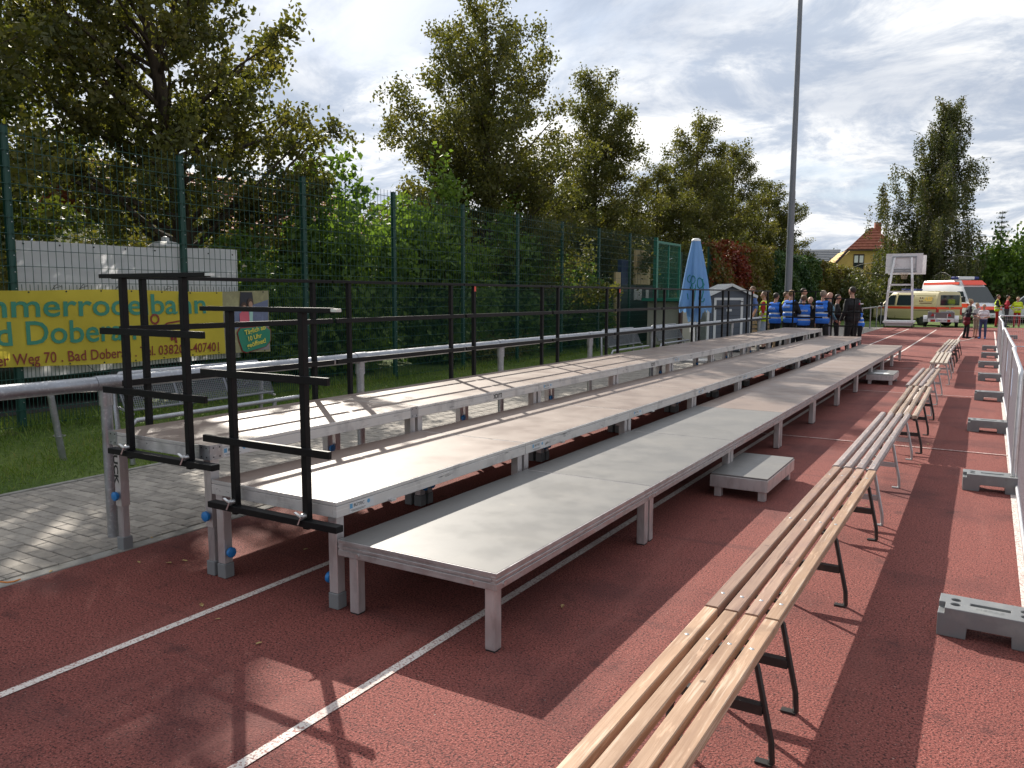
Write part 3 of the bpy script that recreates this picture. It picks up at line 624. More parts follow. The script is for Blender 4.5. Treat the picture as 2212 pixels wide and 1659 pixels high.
# ------------------------------------------------------------------ wire seats behind the handrail
m_wire = mat('wire_grey', (0.20, 0.21, 0.23), 0.45, 0.5)
def make_seat(label, loc):
    r_ = thing('wire_seat', label, 'seat', loc, group='wire lean seats on the lawn'); W_ = 1.9
    MB().tube([(-0.16, -W_/2+0.05, 0.0), (-0.16, -W_/2, 0.81), (-0.16, -W_/2+0.07, 0.885), (-0.16, W_/2-0.07, 0.885), (-0.16, W_/2, 0.81), (-0.16, W_/2-0.05, 0.0)], 0.026, 10).build('back_hoop', m_galv, r_, smooth=50)
    MB().tube([(0.10, -W_/2, 0.0), (0.10, -W_/2, 0.38), (0.10, -W_/2+0.06, 0.435), (0.10, W_/2+0.35, 0.435)], 0.026, 10).build('front_tube', m_galv, r_, smooth=50)
    MB().tube([(0.10, W_/2-0.05, 0.0), (0.10, W_/2-0.05, 0.43)], 0.026, 8).build('leg', m_galv, r_, smooth=50)
    MB().tube([(-0.08, -W_/2, 0.77), (0.03, -W_/2, 0.53), (0.03, W_/2, 0.53), (-0.08, W_/2, 0.77), (-0.08, -W_/2, 0.77)], 0.012, 6).build('panel_frame', m_wire, r_)
    w = MB()
    for i in range(1, 80): y = -W_/2+W_*i/80; w.bar((-0.08, y, 0.77), (0.03, y, 0.53), 0.0045)
    for j in range(1, 12): t_ = j/12; w.bar((-0.08+0.11*t_, -W_/2, 0.77-0.24*t_), (-0.08+0.11*t_, W_/2, 0.77-0.24*t_), 0.0045)
    for y in (-0.32, 0.32): w.bar((-0.08, y, 0.765), (0.03, y, 0.525), 0.03, 0.004)
    w.build('wire_panel', m_wire, r_)
    s_ = MB()
    for y in (-W_/2+0.04, W_/2-0.04): s_.bar((-0.16, y, 0.74), (-0.07, y, 0.74), 0.02); s_.bar((-0.16, y, 0.55), (0.10, y, 0.50), 0.02)
    tag(s_.build('brackets', m_galv, r_), kind='stuff'); return r_
w0 = make_seat('wire lean seat on the lawn behind the near end of the handrail', (-7.33, 5.65, 0))
dup(w0, (-7.33, 17.35, 0), 0, 'wire lean seat behind the handrail, left of the other far one')
dup(w0, (-7.33, 20.45, 0), 0, 'wire lean seat behind the handrail, just left of the folded parasol')
# ------------------------------------------------------------------ green double-wire mesh fence
FX, FP, FH = -10.20, 2.41, 3.68
def make_bay(h=FH):
    root = thing('mesh_fence_bay', '', 'fence', group='bays of the tall green mesh fence')
    p = MB().b2((-0.03, -0.04, -0.05), (0.03, 0.04, h)).build('post', m_green, root, bevel=0.004)
    MB().b2((-0.032, -0.042, h), (0.032, 0.042, h+0.012)).build('post_cap', m_black, p)
    b = MB()
    for i in range(18): b.cyl((0.03, 0.02, 0.15+0.2*i), (0.037, 0.02, 0.15+0.2*i), 0.007, 6)
    tag(b.build('clip_bolts', m_zinc, p), kind='stuff')
    w = MB(); zs = 1.78; t = 0.0055
    n = int(FP/0.0985)
    for i in range(n+1): y = 0.03+(FP-0.06)*i/n; w.bar((0.045, y, zs), (0.045, y, h+0.025), t)
    for i in range(2*n+1): y = 0.03+(FP-0.06)*i/(2*n); w.bar((0.045, y, 0.03), (0.045, y, zs+0.02), t)
    z = 0.06
    while z < h:
        for dx in (-0.0065, 0.0065): w.bar((0.045+dx, 0.01, z), (0.045+dx, FP-0.01, z), 0.007)
        z += 0.196
    w.build('wire_panel', m_green, root); return root
bay0 = None
for k in range(-1, 9):
    y = 5.19+FP*k; lab = 'tall green mesh fence bay, %s from the left edge' % ORD[k+1]
    if bay0 is None: bay0 = make_bay(); bay0.location = (FX, y, 0); bay0['label'] = lab
    else: dup(bay0, (FX, y, 0), 0, lab)
# gate leaf beyond the bays
gt = thing('fence_gate', 'tall green mesh gate with bright box frame left of the parasol', 'gate', (FX, 26.9, 0))
f = MB(); H3 = 3.60
for y in (0.05, 2.40): f.b2((-0.04, y-0.04, 0.05), (0.04, y+0.04, H3))
f.b2((-0.03, 1.20, 0.09), (0.03, 1.26, H3-0.08)); f.b2((-0.04, 0.09, H3-0.08), (0.04, 2.36, H3)); f.b2((-0.04, 0.09, 0.05), (0.04, 2.36, 0.13)); f.b2((-0.035, 0.09, 1.45), (0.035, 2.36, 1.53))
f.build('gate_frame', m_greeng, gt)
w = MB()
for i in range(1, 46): w.bar((0.0, 0.09+2.27*i/46, 0.1), (0.0, 0.09+2.27*i/46, H3-0.05), 0.006)
for i in range(1, 18): w.bar((0.006, 0.09, 0.1+0.2*i), (0.006, 2.36, 0.1+0.2*i), 0.008)
w.build('gate_mesh', m_greeng, gt)
MB().b2((-0.06, -0.14, 0), (0.06, -0.02, 3.7)).build('gate_post', m_greeng, gt)
g2 = dup(bay0, (FX, 29.5, 0), 0, 'lower green mesh fence bay partly behind the blue parasol'); g2.scale = (1, 1, 0.90)

# ------------------------------------------------------------------ banners on the fence
def ripple(y, z): return 0.014*math.sin(3.1*y+1.3*z)+0.008*math.sin(7.7*y-2.0*z+1)+0.008*math.sin(5*z+y*2)+0.006*math.sin(13*y+6*z)*max(0, (z-1.35))*2.2
m_yel = clothmat('banner_yellow', (0.80, 0.64, 0.08), 0.45)
m_bgreen = mat('banner_green_print', (0.035, 0.22, 0.145), 0.45); m_bred = mat('banner_red_print', (0.20, 0.018, 0.015), 0.5)
BX = -10.115
bn = thing('yellow_banner', 'long yellow advertising banner with green lettering tied to the mesh fence', 'banner', (BX, 0, 0))
def ztop(y): return 1.735+0.012*math.sin(2.2*y)
def zbot(y): return 0.755+0.02*math.sin(1.7*y)+0.01*(8.2-y)
def grid(y0, y1, ny, nz, off, m, name, mt, par):
    b = MB(); vs, fs = [], []
    for i in range(ny+1):
        y = y0+(y1-y0)*i/ny
        for j in range(nz+1):
            z = zbot(y)+(ztop(y)-zbot(y))*j/nz; vs.append((ripple(y, z)+off, y, z))
    for i in range(ny):
        for j in range(nz): a = i*(nz+1)+j; fs.append((a, a+nz+1, a+nz+2, a+1))
    b.add(vs, fs); return b.build(name, mt, par, smooth=80)
grid(3.6, 8.20, 70, 14, 0, 0, 'cloth', m_yel, bn)
fn = lambda q: Vector((ripple(q.y, q.z)+0.011, q.y, q.z))
def lett(items, mt, name):
    b = MB()
    for s, y, z, w_, h_, bold in items: put_text(b, s, (0, y, z), (0, 1, 0), (0, 0, 1), w_, h_, 0, bold, fn)
    tag(b.build(name, mt, bn), kind='stuff')
lett([('Sommerrodelbahn', 4.23, 1.405, 3.64, 0.285, 0.012), ('Bad Doberan', 4.52, 1.065, 2.20, 0.285, 0.012)], m_bgreen, 'large_lettering')
lett([('er Weg 70 . Bad Doberan . Tel. 038203-407401', 4.90, 0.825, 3.18, 0.135, 0.008)], m_bred, 'small_lettering')
b = MB()
def strip(pts, w_):
    P = [Vector((0, y, z)) for y, z in pts]
    for a, c in zip(P, P[1:]):
        d = (c-a).normalized(); nn = Vector((0, -d.z, d.y))*w_/2; b.add([fn(a-nn), fn(c-nn), fn(c+nn), fn(a+nn)], [(0, 1, 2, 3)])
strip([(7.02+0.062*math.cos(t), 1.335+0.062*math.sin(t)) for t in [i*math.pi/8 for i in range(17)]], 0.028)
strip([(7.02, 1.25), (7.12, 1.17), (7.25, 1.16), (7.30, 1.02)], 0.045); strip([(7.10, 1.20), (7.22, 1.27), (7.45, 1.30)], 0.022); strip([(7.25, 1.12), (7.34, 1.08), (7.36, 0.98)], 0.035)
b.build('sledge_rider_logo', m_bred, bn)
# printed picture at the right end
pics = {'p_meadow': (0.26, 0.24, 0.13), 'p_slide': (0.13, 0.15, 0.24), 'p_dark': (0.03, 0.03, 0.04), 'p_pink': (0.62, 0.12, 0.17), 'p_teal': (0.35, 0.55, 0.50), 'p_skin': (0.42, 0.24, 0.17), 'p_hair': (0.07, 0.04, 0.03), 'p_grey': (0.22, 0.19, 0.20), 'p_bubble': (0.02, 0.20, 0.12), 'p_rim': (0.20, 0.02, 0.02), 'p_ytext': (0.70, 0.60, 0.08)}
PM = {k: mat(k, v, 0.45, 0, 0.4, var=[(tuple(min(1, c*1.7) for c in v), 9, 0.45, 0.7, 5, 0.5)] if k in ('p_meadow', 'p_slide', 'p_grey') else ()) for k, v in pics.items()}
grid(8.20, 9.12, 16, 14, 0.0, 0, 'picture_ground', PM['p_meadow'], bn)
def shape(pts, mt, off, name):
    bb = MB(); bb.add([(ripple(y, z)+off, y, z) for y, z in pts], [tuple(range(len(pts)))]); bb.build(name, PM[mt], bn)
ell = lambda cy, cz, ry, rz_, n=14: [(cy+ry*math.cos(i*2*math.pi/n), cz+rz_*math.sin(i*2*math.pi/n)) for i in range(n)]
shape([(8.21, 0.79), (9.1, 0.79), (9.1, 1.30), (8.75, 1.38), (8.21, 1.36)], 'p_grey', 0.004, 'picture_floor')
shape([(8.24, 1.36), (8.62, 1.48), (9.10, 1.60), (9.10, 1.10), (8.60, 1.02), (8.24, 1.10)], 'p_slide', 0.007, 'picture_slide')
shape([(8.53, 1.72), (8.77, 1.72), (8.80, 1.50), (8.62, 1.42), (8.50, 1.45)], 'p_dark', 0.010, 'picture_sledge_back')
shape([(8.50, 1.20), (8.50, 1.38), (8.58, 1.44), (8.68, 1.42), (8.72, 1.22)], 'p_pink', 0.013, 'picture_pink_shirt')
shape([(8.70, 1.22), (8.70, 1.42), (8.78, 1.44), (8.88, 1.30), (8.86, 1.20)], 'p_teal', 0.013, 'picture_teal_shirt')
for cy, cz in ((8.59, 1.47), (8.72, 1.53)): shape(ell(cy, cz+0.02, 0.062, 0.075), 'p_hair', 0.015, 'picture_hair'); shape(ell(cy+0.005, cz-0.008, 0.042, 0.055), 'p_skin', 0.018, 'picture_face')
bub = [(8.44, 1.08), (8.50, 1.15), (9.02, 1.17), (9.13, 1.10), (9.12, 0.93), (9.02, 0.84), (8.60, 0.77), (8.52, 0.80), (8.47, 0.93)]
shape([(8.785+(y-8.785)*1.05, 0.965+(z-0.965)*1.08) for y, z in bub], 'p_rim', 0.010, 'bubble_rim'); shape(bub, 'p_bubble', 0.016, 'speech_bubble')
b = MB(); rt, upv = Vector((0, 0.985, 0.17)), Vector((0, -0.17, 0.985))
fn2 = lambda q: Vector((ripple(q.y, q.z)+0.036, q.y, q.z))
for s, y, z, w_ in (('T\u00e4glich ab', 8.57, 1.045, 0.46), ('10 Uhr', 8.64, 0.945, 0.30), ('ge\u00f6ffnet!', 8.60, 0.835, 0.42)): put_text(b, s, (0, y, z), rt, upv, w_, 0.075, 0, 0.02, fn2)
b.build('bubble_lettering', PM['p_ytext'], bn)
e = MB()
for i in range(11):
    y = 4.4+0.46*i
    for z in (ztop(y)-0.02, zbot(y)+0.02): e.cyl((ripple(y, z)+0.003, y, z), (ripple(y, z)+0.008, y, z), 0.011, 8)
tag(e.build('eyelets', m_ink, bn), kind='stuff')
ty = MB()
for y in (5.95, 6.45, 7.2, 5.6): ty.tube([(0.01, y, ztop(y)), (0.03, y+0.05, ztop(y)+0.07), (0.02, y+0.12, ztop(y)+0.05), (0.0, y+0.03, ztop(y)+0.02)], 0.004, 5)
for y in (6.0, 7.3): ty.tube([(0.01, y, zbot(y)), (0.03, y+0.05, zbot(y)-0.06), (0.02, y+0.14, zbot(y)-0.12)], 0.004, 5)
ty.build('cable_ties', m_ink, bn)
wb = thing('white_banner', 'plain white banner behind the fence wires above the yellow one', 'banner', (-10.24, 0, 0))
mb = MB(); vs, fs = [], []
for i in range(33):
    y = 5.27+3.33*i/32
    for j in range(9):
        z = 0.66+0.03*math.sin(y)+(2.34-0.02*math.sin(2*y)-0.66)*j/8; vs.append((0.006*math.sin(4*y+2*z)-0.004*math.cos(9*y), y, z))
for i in range(32):
    for j in range(8): a = i*9+j; fs.append((a, a+9, a+10, a+1))
mb.add(vs, fs).build('cloth', clothmat('banner_white', (0.82, 0.83, 0.86), 0.45), wb, smooth=80)
e = MB()
for i in range(8): e.cyl((0.02, 5.35+0.45*i, 2.30), (0.024, 5.35+0.45*i, 2.30), 0.012, 8)
tag(e.build('eyelets', m_ink, wb), kind='stuff')

# ------------------------------------------------------------------ street lanterns with hat shades
def lantern(label, loc, h):
    r_ = thing('park_lantern', label, 'lantern', loc, group='hat shaped park lanterns')
    MB().lathe((0, 0, 0), [(0.30, h-0.13), (0.31, h-0.11), (0.20, h-0.03), (0.07, h+0.0), (0.07, h+0.05), (0.03, h+0.075), (0, h+0.08)], 20).build('shade', m_white, r_, smooth=60)
    MB().lathe((0, 0, 0), [(0, h-0.26), (0.08, h-0.25), (0.10, h-0.13), (0, h-0.12)], 14).build('lamp_glass', mat('opal', (0.6, 0.6, 0.58), 0.3), r_, smooth=60)
    MB().tube([(0, 0, 0), (0, 0, h-0.25)], [0.05, 0.035], 10).build('pole', m_green, r_, smooth=60); return r_
p = at_x(357, 520, -13.0); lantern('white hat shaped lantern above the white banner', (p.x, p.y, 0), p.z)
p = at_x(1330, 590, -13.5); lantern('white hat shaped lantern left of the cream board behind the fence', (p.x, p.y, 0), p.z)

# ------------------------------------------------------------------ boards, hut and clutter behind the gate
m_cream = mat('cream_board', (0.50, 0.38, 0.20), 0.6, var=[((0.40, 0.28, 0.13), 1.5, 0.4, 0.7, 4)])
KX = -10.95
pa, pb = at_x(1372, 540, KX), at_x(1402, 615, KX); KY = pa.y
kb = thing('notice_kiosk', 'dark kiosk with a tall cream board and posters behind the fence gate', 'kiosk', (KX, KY, 0))
MB().prism([(0, pb.z), (pb.y-KY, pb.z), (pb.y-KY, pa.z-0.12), ((pb.y-KY)/2, pa.z+0.03), (0, pa.z)], 'x', -0.04, 0.04).build('cream_board', m_cream, kb)
gr = MB()
for i in range(1, 9): gr.b2((0.041, (pb.y-KY)*i/9-0.006, pb.z+0.02), (0.043, (pb.y-KY)*i/9+0.006, pa.z-0.14))
gr.build('board_grooves', m_ink, kb)
pc, pd = at_x(1333, 600, KX), at_x(1343, 640, KX); MB().b2((-0.12, pc.y-KY, 0.2), (-0.05, pd.y-KY, pc.z+0.2)).build('side_board', m_cream, kb)
pe, pf = at_x(1352, 560, KX), at_x(1372, 600, KX); MB().b2((-0.30, pe.y-KY, 0.3), (-0.15, pf.y-KY, pe.z)).build('blue_panel', mat('navy_panel', (0.015, 0.03, 0.09), 0.5), kb)
MB().b2((-0.55, pe.y-KY-0.3, 0), (-0.05, pb.y-KY+1.2, pb.z-0.04)).build('kiosk_body', mat('kiosk_dark', (0.012, 0.02, 0.025), 0.6), kb)
for a, c in (((1371, 622), (1386, 648)), ((1396, 626), (1401, 645))):
    q, s_ = at_x(*a, KX), at_x(*c, KX); MB().b2((-0.03, q.y-KY, s_.z), (0.0, s_.y-KY, q.z)).build('poster', mat('poster', (0.55, 0.55, 0.52), 0.5, var=[((0.30, 0.14, 0.10), 7, 0.55, 0.7, 4, 0.7)]), kb)
ht = thing('players_hut', 'low beige hut with dark corner post and green roof edge behind the parasol', 'hut', (-8.9, 27.2, 0))
q0, q1 = at_x(1472, 652, -8.9), at_x(1528, 695, -8.9)
MB().b2((-1.2, q0.y-27.2, 0), (0, q1.y-27.2+0.6, q0.z)).build('wall', mat('hut_beige', (0.40, 0.39, 0.33), 0.7), ht)
MB().b2((-0.02, q0.y-27.2-0.22, 0), (0.06, q0.y-27.2, q0.z+0.02)).build('corner_post', mat('hut_brown', (0.05, 0.02, 0.015), 0.7), ht)
MB().b2((-1.3, q0.y-27.2-0.35, q0.z+0.02), (0.12, q1.y-27.2+0.7, q0.z+0.12)).build('roof_edge', m_greeng, ht)

# ------------------------------------------------------------------ floodlight mast
pp = at_y(1700, 690, 28.4)
ms = thing('floodlight_mast', 'tall grey galvanised floodlight mast rising out of the picture', 'mast', (pp.x, 28.4, 0))
m_mast = mat('mast_galvanised', (0.20, 0.215, 0.24), 0.55, 0.4, 0.5, var=[((0.14, 0.15, 0.17), (20, 20, 2), 0.45, 0.7, 5, 0.7), ((0.30, 0.31, 0.33), 25, 0.6, 0.75, 3, 0.5)])
MB().tube([(0, 0, 0), (0, 0, 5.2)], [0.125, 0.108], 16).build('lower_shaft', m_mast, ms, smooth=50)
MB().tube([(0, 0, 5.1), (0, 0, 16.0)], [0.100, 0.06], 16).build('upper_shaft', m_mast, ms, smooth=50)
MB().tube([(0, 0, 0), (0, 0, 0.03)], 0.22, 16).build('base_plate', m_mast, ms)
fl = MB()
for s_ in (-1, 1): fl.box((s_*0.5, 0, 16.0), (0.45, 0.25, 0.4))
fl.bar((-0.8, 0, 15.75), (0.8, 0, 15.75), 0.08); fl.build('lamp_head', m_galv, ms)
MB().box((0.09, -0.06, 1.63), (0.03, 0.02, 0.012)).build('number_tag', m_white, ms)

# ------------------------------------------------------------------ folded parasol
pu = at_x(1504, 515, -6.45)
um = thing('folded_parasol', 'folded light blue parasol with teal script lettering beside the shed', 'parasol', (pu.x, pu.y, 0)); ht_ = pu.z
m_pblue = clothmat('parasol_blue', (0.22, 0.42, 0.72), 0.30)
mb = MB(); vs, fs = [], []; n = 48
prof = [(0.0, 0.105), (0.10, 0.125), (0.45, 0.19), (0.9, 0.255), (1.25, 0.305), (1.50, 0.345), (1.62, 0.36), (1.72, 0.35)]
def prad(t): 
    for (a, ra), (b_, rb) in zip(prof, prof[1:]):
        if t <= b_: return ra+(rb-ra)*(t-a)/(b_-a)
    return prof[-1][1]
def pflute(a, t): return 1+min(t*0.35, 0.30)*(0.55*math.sin(8*a)+0.25*math.sin(5*a+1))
for (t, r_) in prof:
    for k in range(n):
        a = 2*math.pi*k/n; rr = r_*pflute(a, t); dz = 0.10*math.sin(8*a+0.5) if t > 1.6 else 0
        vs.append((rr*math.cos(a), rr*math.sin(a), ht_-0.06-t-dz))
for i in range(len(prof)-1):
    for k in range(n): k2 = (k+1) % n; fs.append((i*n+k, i*n+k2, (i+1)*n+k2, (i+1)*n+k))
mb.add(vs, fs).build('cloth', m_pblue, um, smooth=70)
mb = MB(); vs, fs = [], []                                  # loose tails below the tied cloth
for k in range(9):
    a0 = 2*math.pi*k/9; r_ = 0.20
    for j in range(4):
        z = ht_-1.62-0.16*j; w_ = 0.11*(1-j*0.22); sw = 0.03*math.sin(k*2+j)
        for s_ in (-1, 1): vs.append(((r_+sw-0.02*j)*math.cos(a0)-s_*w_*math.sin(a0), (r_+sw-0.02*j)*math.sin(a0)+s_*w_*math.cos(a0), z))
    for j in range(3): o_ = k*8+j*2; fs.append((o_, o_+1, o_+3, o_+2))
mb.add(vs, fs).build('cloth_tails', m_pblue, um, smooth=70)
MB().lathe((0, 0, 0), [(0.115, ht_-0.07), (0.11, ht_-0.03), (0.06, ht_+0.0), (0, ht_+0.005)], 16).build('top_cap', m_white, um, smooth=60)
MB().tube([(0, 0, 0.02), (0, 0, ht_-0.1)], 0.035, 12).build('pole', m_white, um, smooth=60)
rb = MB()
for k in range(6): a = k*math.pi/3; rb.tube([(0.09*math.cos(a), 0.09*math.sin(a), 0.75), (0.10*math.cos(a), 0.10*math.sin(a), ht_-0.3)], 0.012, 6)
rb.build('ribs', m_white, um); MB().b2((-0.45, -0.45, 0), (0.45, 0.45, 0.06)).build('base', m_galv, um)
tm = MB()
def onp(da, t): a = -1.02+da; r_ = prad(t)*pflute(a, t)+0.012; return (r_*math.cos(a), r_*math.sin(a), ht_-0.06-t)
cv = lambda f, n_=14: [onp(*f(i/(n_-1))) for i in range(n_)]
tm.tube(cv(lambda s: (0.20+0.22*math.cos(s*6.6+0.6), 1.06+0.13*math.sin(s*6.6+0.6))), 0.013, 5)
tm.tube(cv(lambda s: (0.44-0.05*s+0.20*max(0, s-0.65)*-2.0, 0.96+0.50*s)), 0.013, 5); tm.tube(cv(lambda s: (0.28+0.16*math.cos(s*4.5), 1.44+0.09*math.sin(s*4.5))), 0.013, 5)
tm.tube(cv(lambda s: (-0.42+0.20*math.cos(s*6.2), 0.98+0.10*math.sin(s*6.2))), 0.012, 5); tm.tube(cv(lambda s: (-0.75+0.5*s, 1.16+0.08*math.sin(s*9))), 0.012, 5); tm.tube(cv(lambda s: (-0.85+0.12*math.cos(s*5), 0.95+0.09*math.sin(s*5))), 0.012, 5)
tm.tube(cv(lambda s: (-0.16-0.1*s, 1.1+0.42*s)), 0.012, 5); tm.tube(cv(lambda s: (0.78-0.08*math.cos(s*5), 1.02+0.12*s)), 0.012, 5); tm.tube(cv(lambda s: (-0.9+0.08*s, 1.32+0.15*s)), 0.012, 5)
tm.build('script_lettering', mat('parasol_teal', (0.01, 0.19, 0.20), 0.7), um)

# ------------------------------------------------------------------ plastic garden shed
ps = at_y(1563, 690, 23.9)
sh = thing('plastic_shed', 'grey plastic garden shed with white trim and pitched roof', 'shed', (ps.x, 23.9, 0), 0.62)
m_shed = mat('shed_slate', (0.085, 0.10, 0.125), 0.6); m_shed2 = mat('shed_grey', (0.25, 0.27, 0.28), 0.6); m_trim = mat('shed_trim', (0.62, 0.64, 0.64), 0.5); m_roof = mat('shed_roof', (0.42, 0.43, 0.43), 0.6)
SW, SD, SH, SR = 1.30, 1.05, 1.72, 2.03
for i in range(9):
    z0 = 0.04+i*0.187; MB().b2((-SW/2+0.05, -SD/2-0.012+0.003*(i % 2), z0), (SW/2-0.05, -SD/2+0.03, z0+0.182)).build('front_board', m_shed, sh)
    for s_ in (-1, 1): MB().b2((s_*SW/2-0.02, -SD/2+0.05, z0), (s_*SW/2+0.012, SD/2-0.05, z0+0.182)).build('side_board', m_shed2, sh)
MB().prism([(-SW/2, 1.70), (SW/2, 1.70), (0, SR-0.05)], 'y', -SD/2-0.005, -SD/2+0.03).build('gable', m_shed, sh)
MB().b2((-SW/2+0.02, -SD/2+0.03, 0.02), (SW/2-0.02, SD/2, 1.70)).build('inner_shell', m_shed2, sh)
for s_ in (-1, 1):
    MB().prism([(0, SR), (s_*(SW/2+0.12), SH-0.04), (s_*(SW/2+0.12), SH-0.09), (0, SR-0.06)], 'y', -SD/2-0.10, SD/2+0.10).build('roof_slope', m_roof, sh)
    MB().bar((0, -SD/2-0.115, SR-0.03), (s_*(SW/2+0.125), -SD/2-0.115, SH-0.07), 0.03, 0.075).build('roof_trim', m_trim, sh)
    MB().b2((s_*SW/2-0.045, -SD/2-0.025, 0), (s_*SW/2+0.025, -SD/2+0.05, 1.70)).build('corner_trim', m_trim, sh)
    MB().b2((s_*SW/2-0.02, SD/2-0.05, 0), (s_*SW/2+0.02, SD/2+0.02, 1.70)).build('rear_trim', m_trim, sh)
    MB().b2((s_*(SW/2+0.125)-0.02, -SD/2-0.10, SH-0.11), (s_*(SW/2+0.125)+0.02, SD/2+0.10, SH-0.03)).build('eave_trim', m_trim, sh)
dr = MB().b2((-0.47, -SD/2-0.035, 0.06), (0.35, -SD/2-0.016, 1.60)).build('door', m_shed, sh)
d = MB()
for i in range(1, 9): d.b2((-0.40, -SD/2-0.038, 0.06+i*0.172), (0.28, -SD/2-0.0355, 0.066+i*0.172))
d.build('door_grooves', m_black, dr)
d = MB(); d.b2((-0.50, -SD/2-0.045, 0.05), (-0.43, -SD/2-0.02, 1.62)); d.b2((0.31, -SD/2-0.045, 0.05), (0.38, -SD/2-0.02, 1.62)); d.b2((-0.43, -SD/2-0.045, 1.55), (0.31, -SD/2-0.02, 1.62)); d.build('door_trim', m_trim, dr)
d = MB(); d.b2((-0.46, -SD/2-0.06, 1.30), (-0.20, -SD/2-0.047, 1.33)); d.b2((-0.47, -SD/2-0.06, 1.27), (-0.44, -SD/2-0.047, 1.36)); d.b2((0.28, -SD/2-0.06, 1.50), (0.37, -SD/2-0.047, 1.52)); d.build('hinge', m_black, dr)
MB().b2((-0.12, -SD/2-0.043, 1.22), (0.04, -SD/2-0.039, 1.29)).build('door_sign', m_trim, dr)
MB().b2((0.0, -SD/2-0.14, SR-0.22), (0.0+0.001, -SD/2-0.1, SR-0.2))
MB().b2((SW/2+0.015, -0.28, 1.05), (SW/2+0.018, -0.12, 1.45)).build('paper_notice', m_white, sh)
v = MB(); v.b2((SW/2+0.014, 0.14, 0.7), (SW/2+0.030, 0.34, 1.55)); v.build('window_frame', m_trim, sh); MB().b2((SW/2+0.031, 0.18, 0.75), (SW/2+0.033, 0.30, 1.45)).build('window_pane', m_glass, sh)

# wooden pallets leaning by the mast
m_pal = wood('pallet_wood', (0.36, 0.26, 0.16), (0.26, 0.18, 0.10), (0.45, 0.35, 0.24))
pq = at_y(1642, 700, 26.2)
pt = thing('wooden_pallet', 'wooden pallet leaning behind the handrail below the yellow vest', 'pallet', (pq.x, 26.2, 0), 0.5)
for i in range(6): MB().bar((-0.55, 0.10-0.03*i, 0.12+0.14*i), (0.55, 0.10-0.03*i, 0.12+0.14*i), 0.02, 0.09).build('plank', m_pal, pt)
for x in (-0.5, 0, 0.5): MB().bar((x, 0.16, 0.0), (x, -0.06, 0.92), 0.08, 0.08, up=(1, 0, 0)).build('bearer', m_pal, pt)

# ------------------------------------------------------------------ mobile basketball stand
m_bw = mat('stand_white', (0.78, 0.77, 0.78), 0.45, 0.1, 0.5, var=[((0.48, 0.46, 0.46), 5, 0.5, 0.75, 4, 0.6)])
bb = thing('basketball_stand', 'white wheeled basketball stands back to back in front of the cream van', 'basketball stand', (-4.10, 47.2, 0), 0.03)
MB().b2((-0.80, -0.25, 0.24), (0.70, 2.0, 0.34)).build('base_frame', m_bw, bb); MB().b2((-0.70, -0.20, 0.09), (0.60, 1.95, 0.24)).build('ballast_box', mat('ballast', (0.45, 0.42, 0.41), 0.6), bb)
for x in (-0.72, 0.62):
    for y in (-0.15, 1.9): MB().cyl((x-0.03, y, 0.075), (x+0.03, y, 0.075), 0.075, 12).build('castor', m_rubber, bb, smooth=40)
for x in (-0.70, 0.60):
    for y, dx in ((-0.12, 0.0), (0.18, 0.08)):
        s_ = -1 if x > 0 else 1
        MB().bar((x+dx*0, y, 0.34), (x+0.06*s_, y, 1.92), 0.095).build('upright', m_bw, bb)
        MB().bar((x+0.04*s_, y+0.09, 1.4), (x+0.10*s_, y+0.09, 2.62), 0.085).build('sliding_post', m_bw, bb)
    MB().bar((x*0.90, -0.02, 1.88), (x*0.62, 0.75, 3.72), 0.10).build('board_arm', m_bw, bb); MB().bar((x*0.92, 0.4, 1.6), (x*0.80, 0.6, 2.95), 0.06).build('board_strut', m_bw, bb)
MB().bar((-0.66, -0.12, 1.90), (0.56, -0.12, 1.90), 0.06, 0.09).build('crossbar', m_bw, bb); MB().bar((-0.58, 0.05, 2.28), (0.5, 0.05, 2.28), 0.06, 0.09).build('crossbar', m_bw, bb)
MB().b2((-0.88, 0.80, 2.90), (0.92, 0.84, 3.96)).build('backboard', m_bw, bb, bevel=0.004); MB().b2((-0.80, 1.75, 2.86), (1.06, 1.79, 3.90)).build('rear_backboard', m_bw, bb, bevel=0.004)
f = MB(); f.bar((-0.55, 0.77, 3.78), (0.62, 0.77, 3.78), 0.05, 0.07, m=0); f.bar((-0.55, 0.77, 3.12), (0.62, 0.77, 3.12), 0.05, 0.05); f.bar((-0.52, 0.77, 3.0), (-0.52, 0.77, 3.8), 0.05); f.bar((0.60, 0.77, 3.0), (0.60, 0.77, 3.8), 0.05); f.bar((-0.58, 0.76, 3.0), (0.66, 0.76, 3.0), 0.05, 0.07); f.build('board_bracket', m_galv, bb)
hp = MB(); hp.tube([(0.04+0.225*math.cos(a), 1.10+0.225*math.sin(a), 3.05) for a in [i*math.pi/10 for i in range(21)]], 0.012, 6); hp.bar((0.04, 0.8, 3.05), (0.04, 0.9, 3.05), 0.08, 0.03); h_ = hp.build('hoop', mat('hoop_red', (0.40, 0.08, 0.03), 0.5), bb)
nt_ = MB()
for k in range(12):
    a0 = k*math.pi/6
    for s_ in (-1, 1):
        pts = []
        for j in range(6): t = j/5; r_ = 0.225-0.11*t; a = a0+s_*t*0.9; pts.append((0.04+r_*math.cos(a), 1.10+r_*math.sin(a), 3.05-0.45*t))
        nt_.tube(pts, 0.006, 4)
nt_.build('net', mat('net_rope', (0.42, 0.34, 0.26), 0.8), h_)

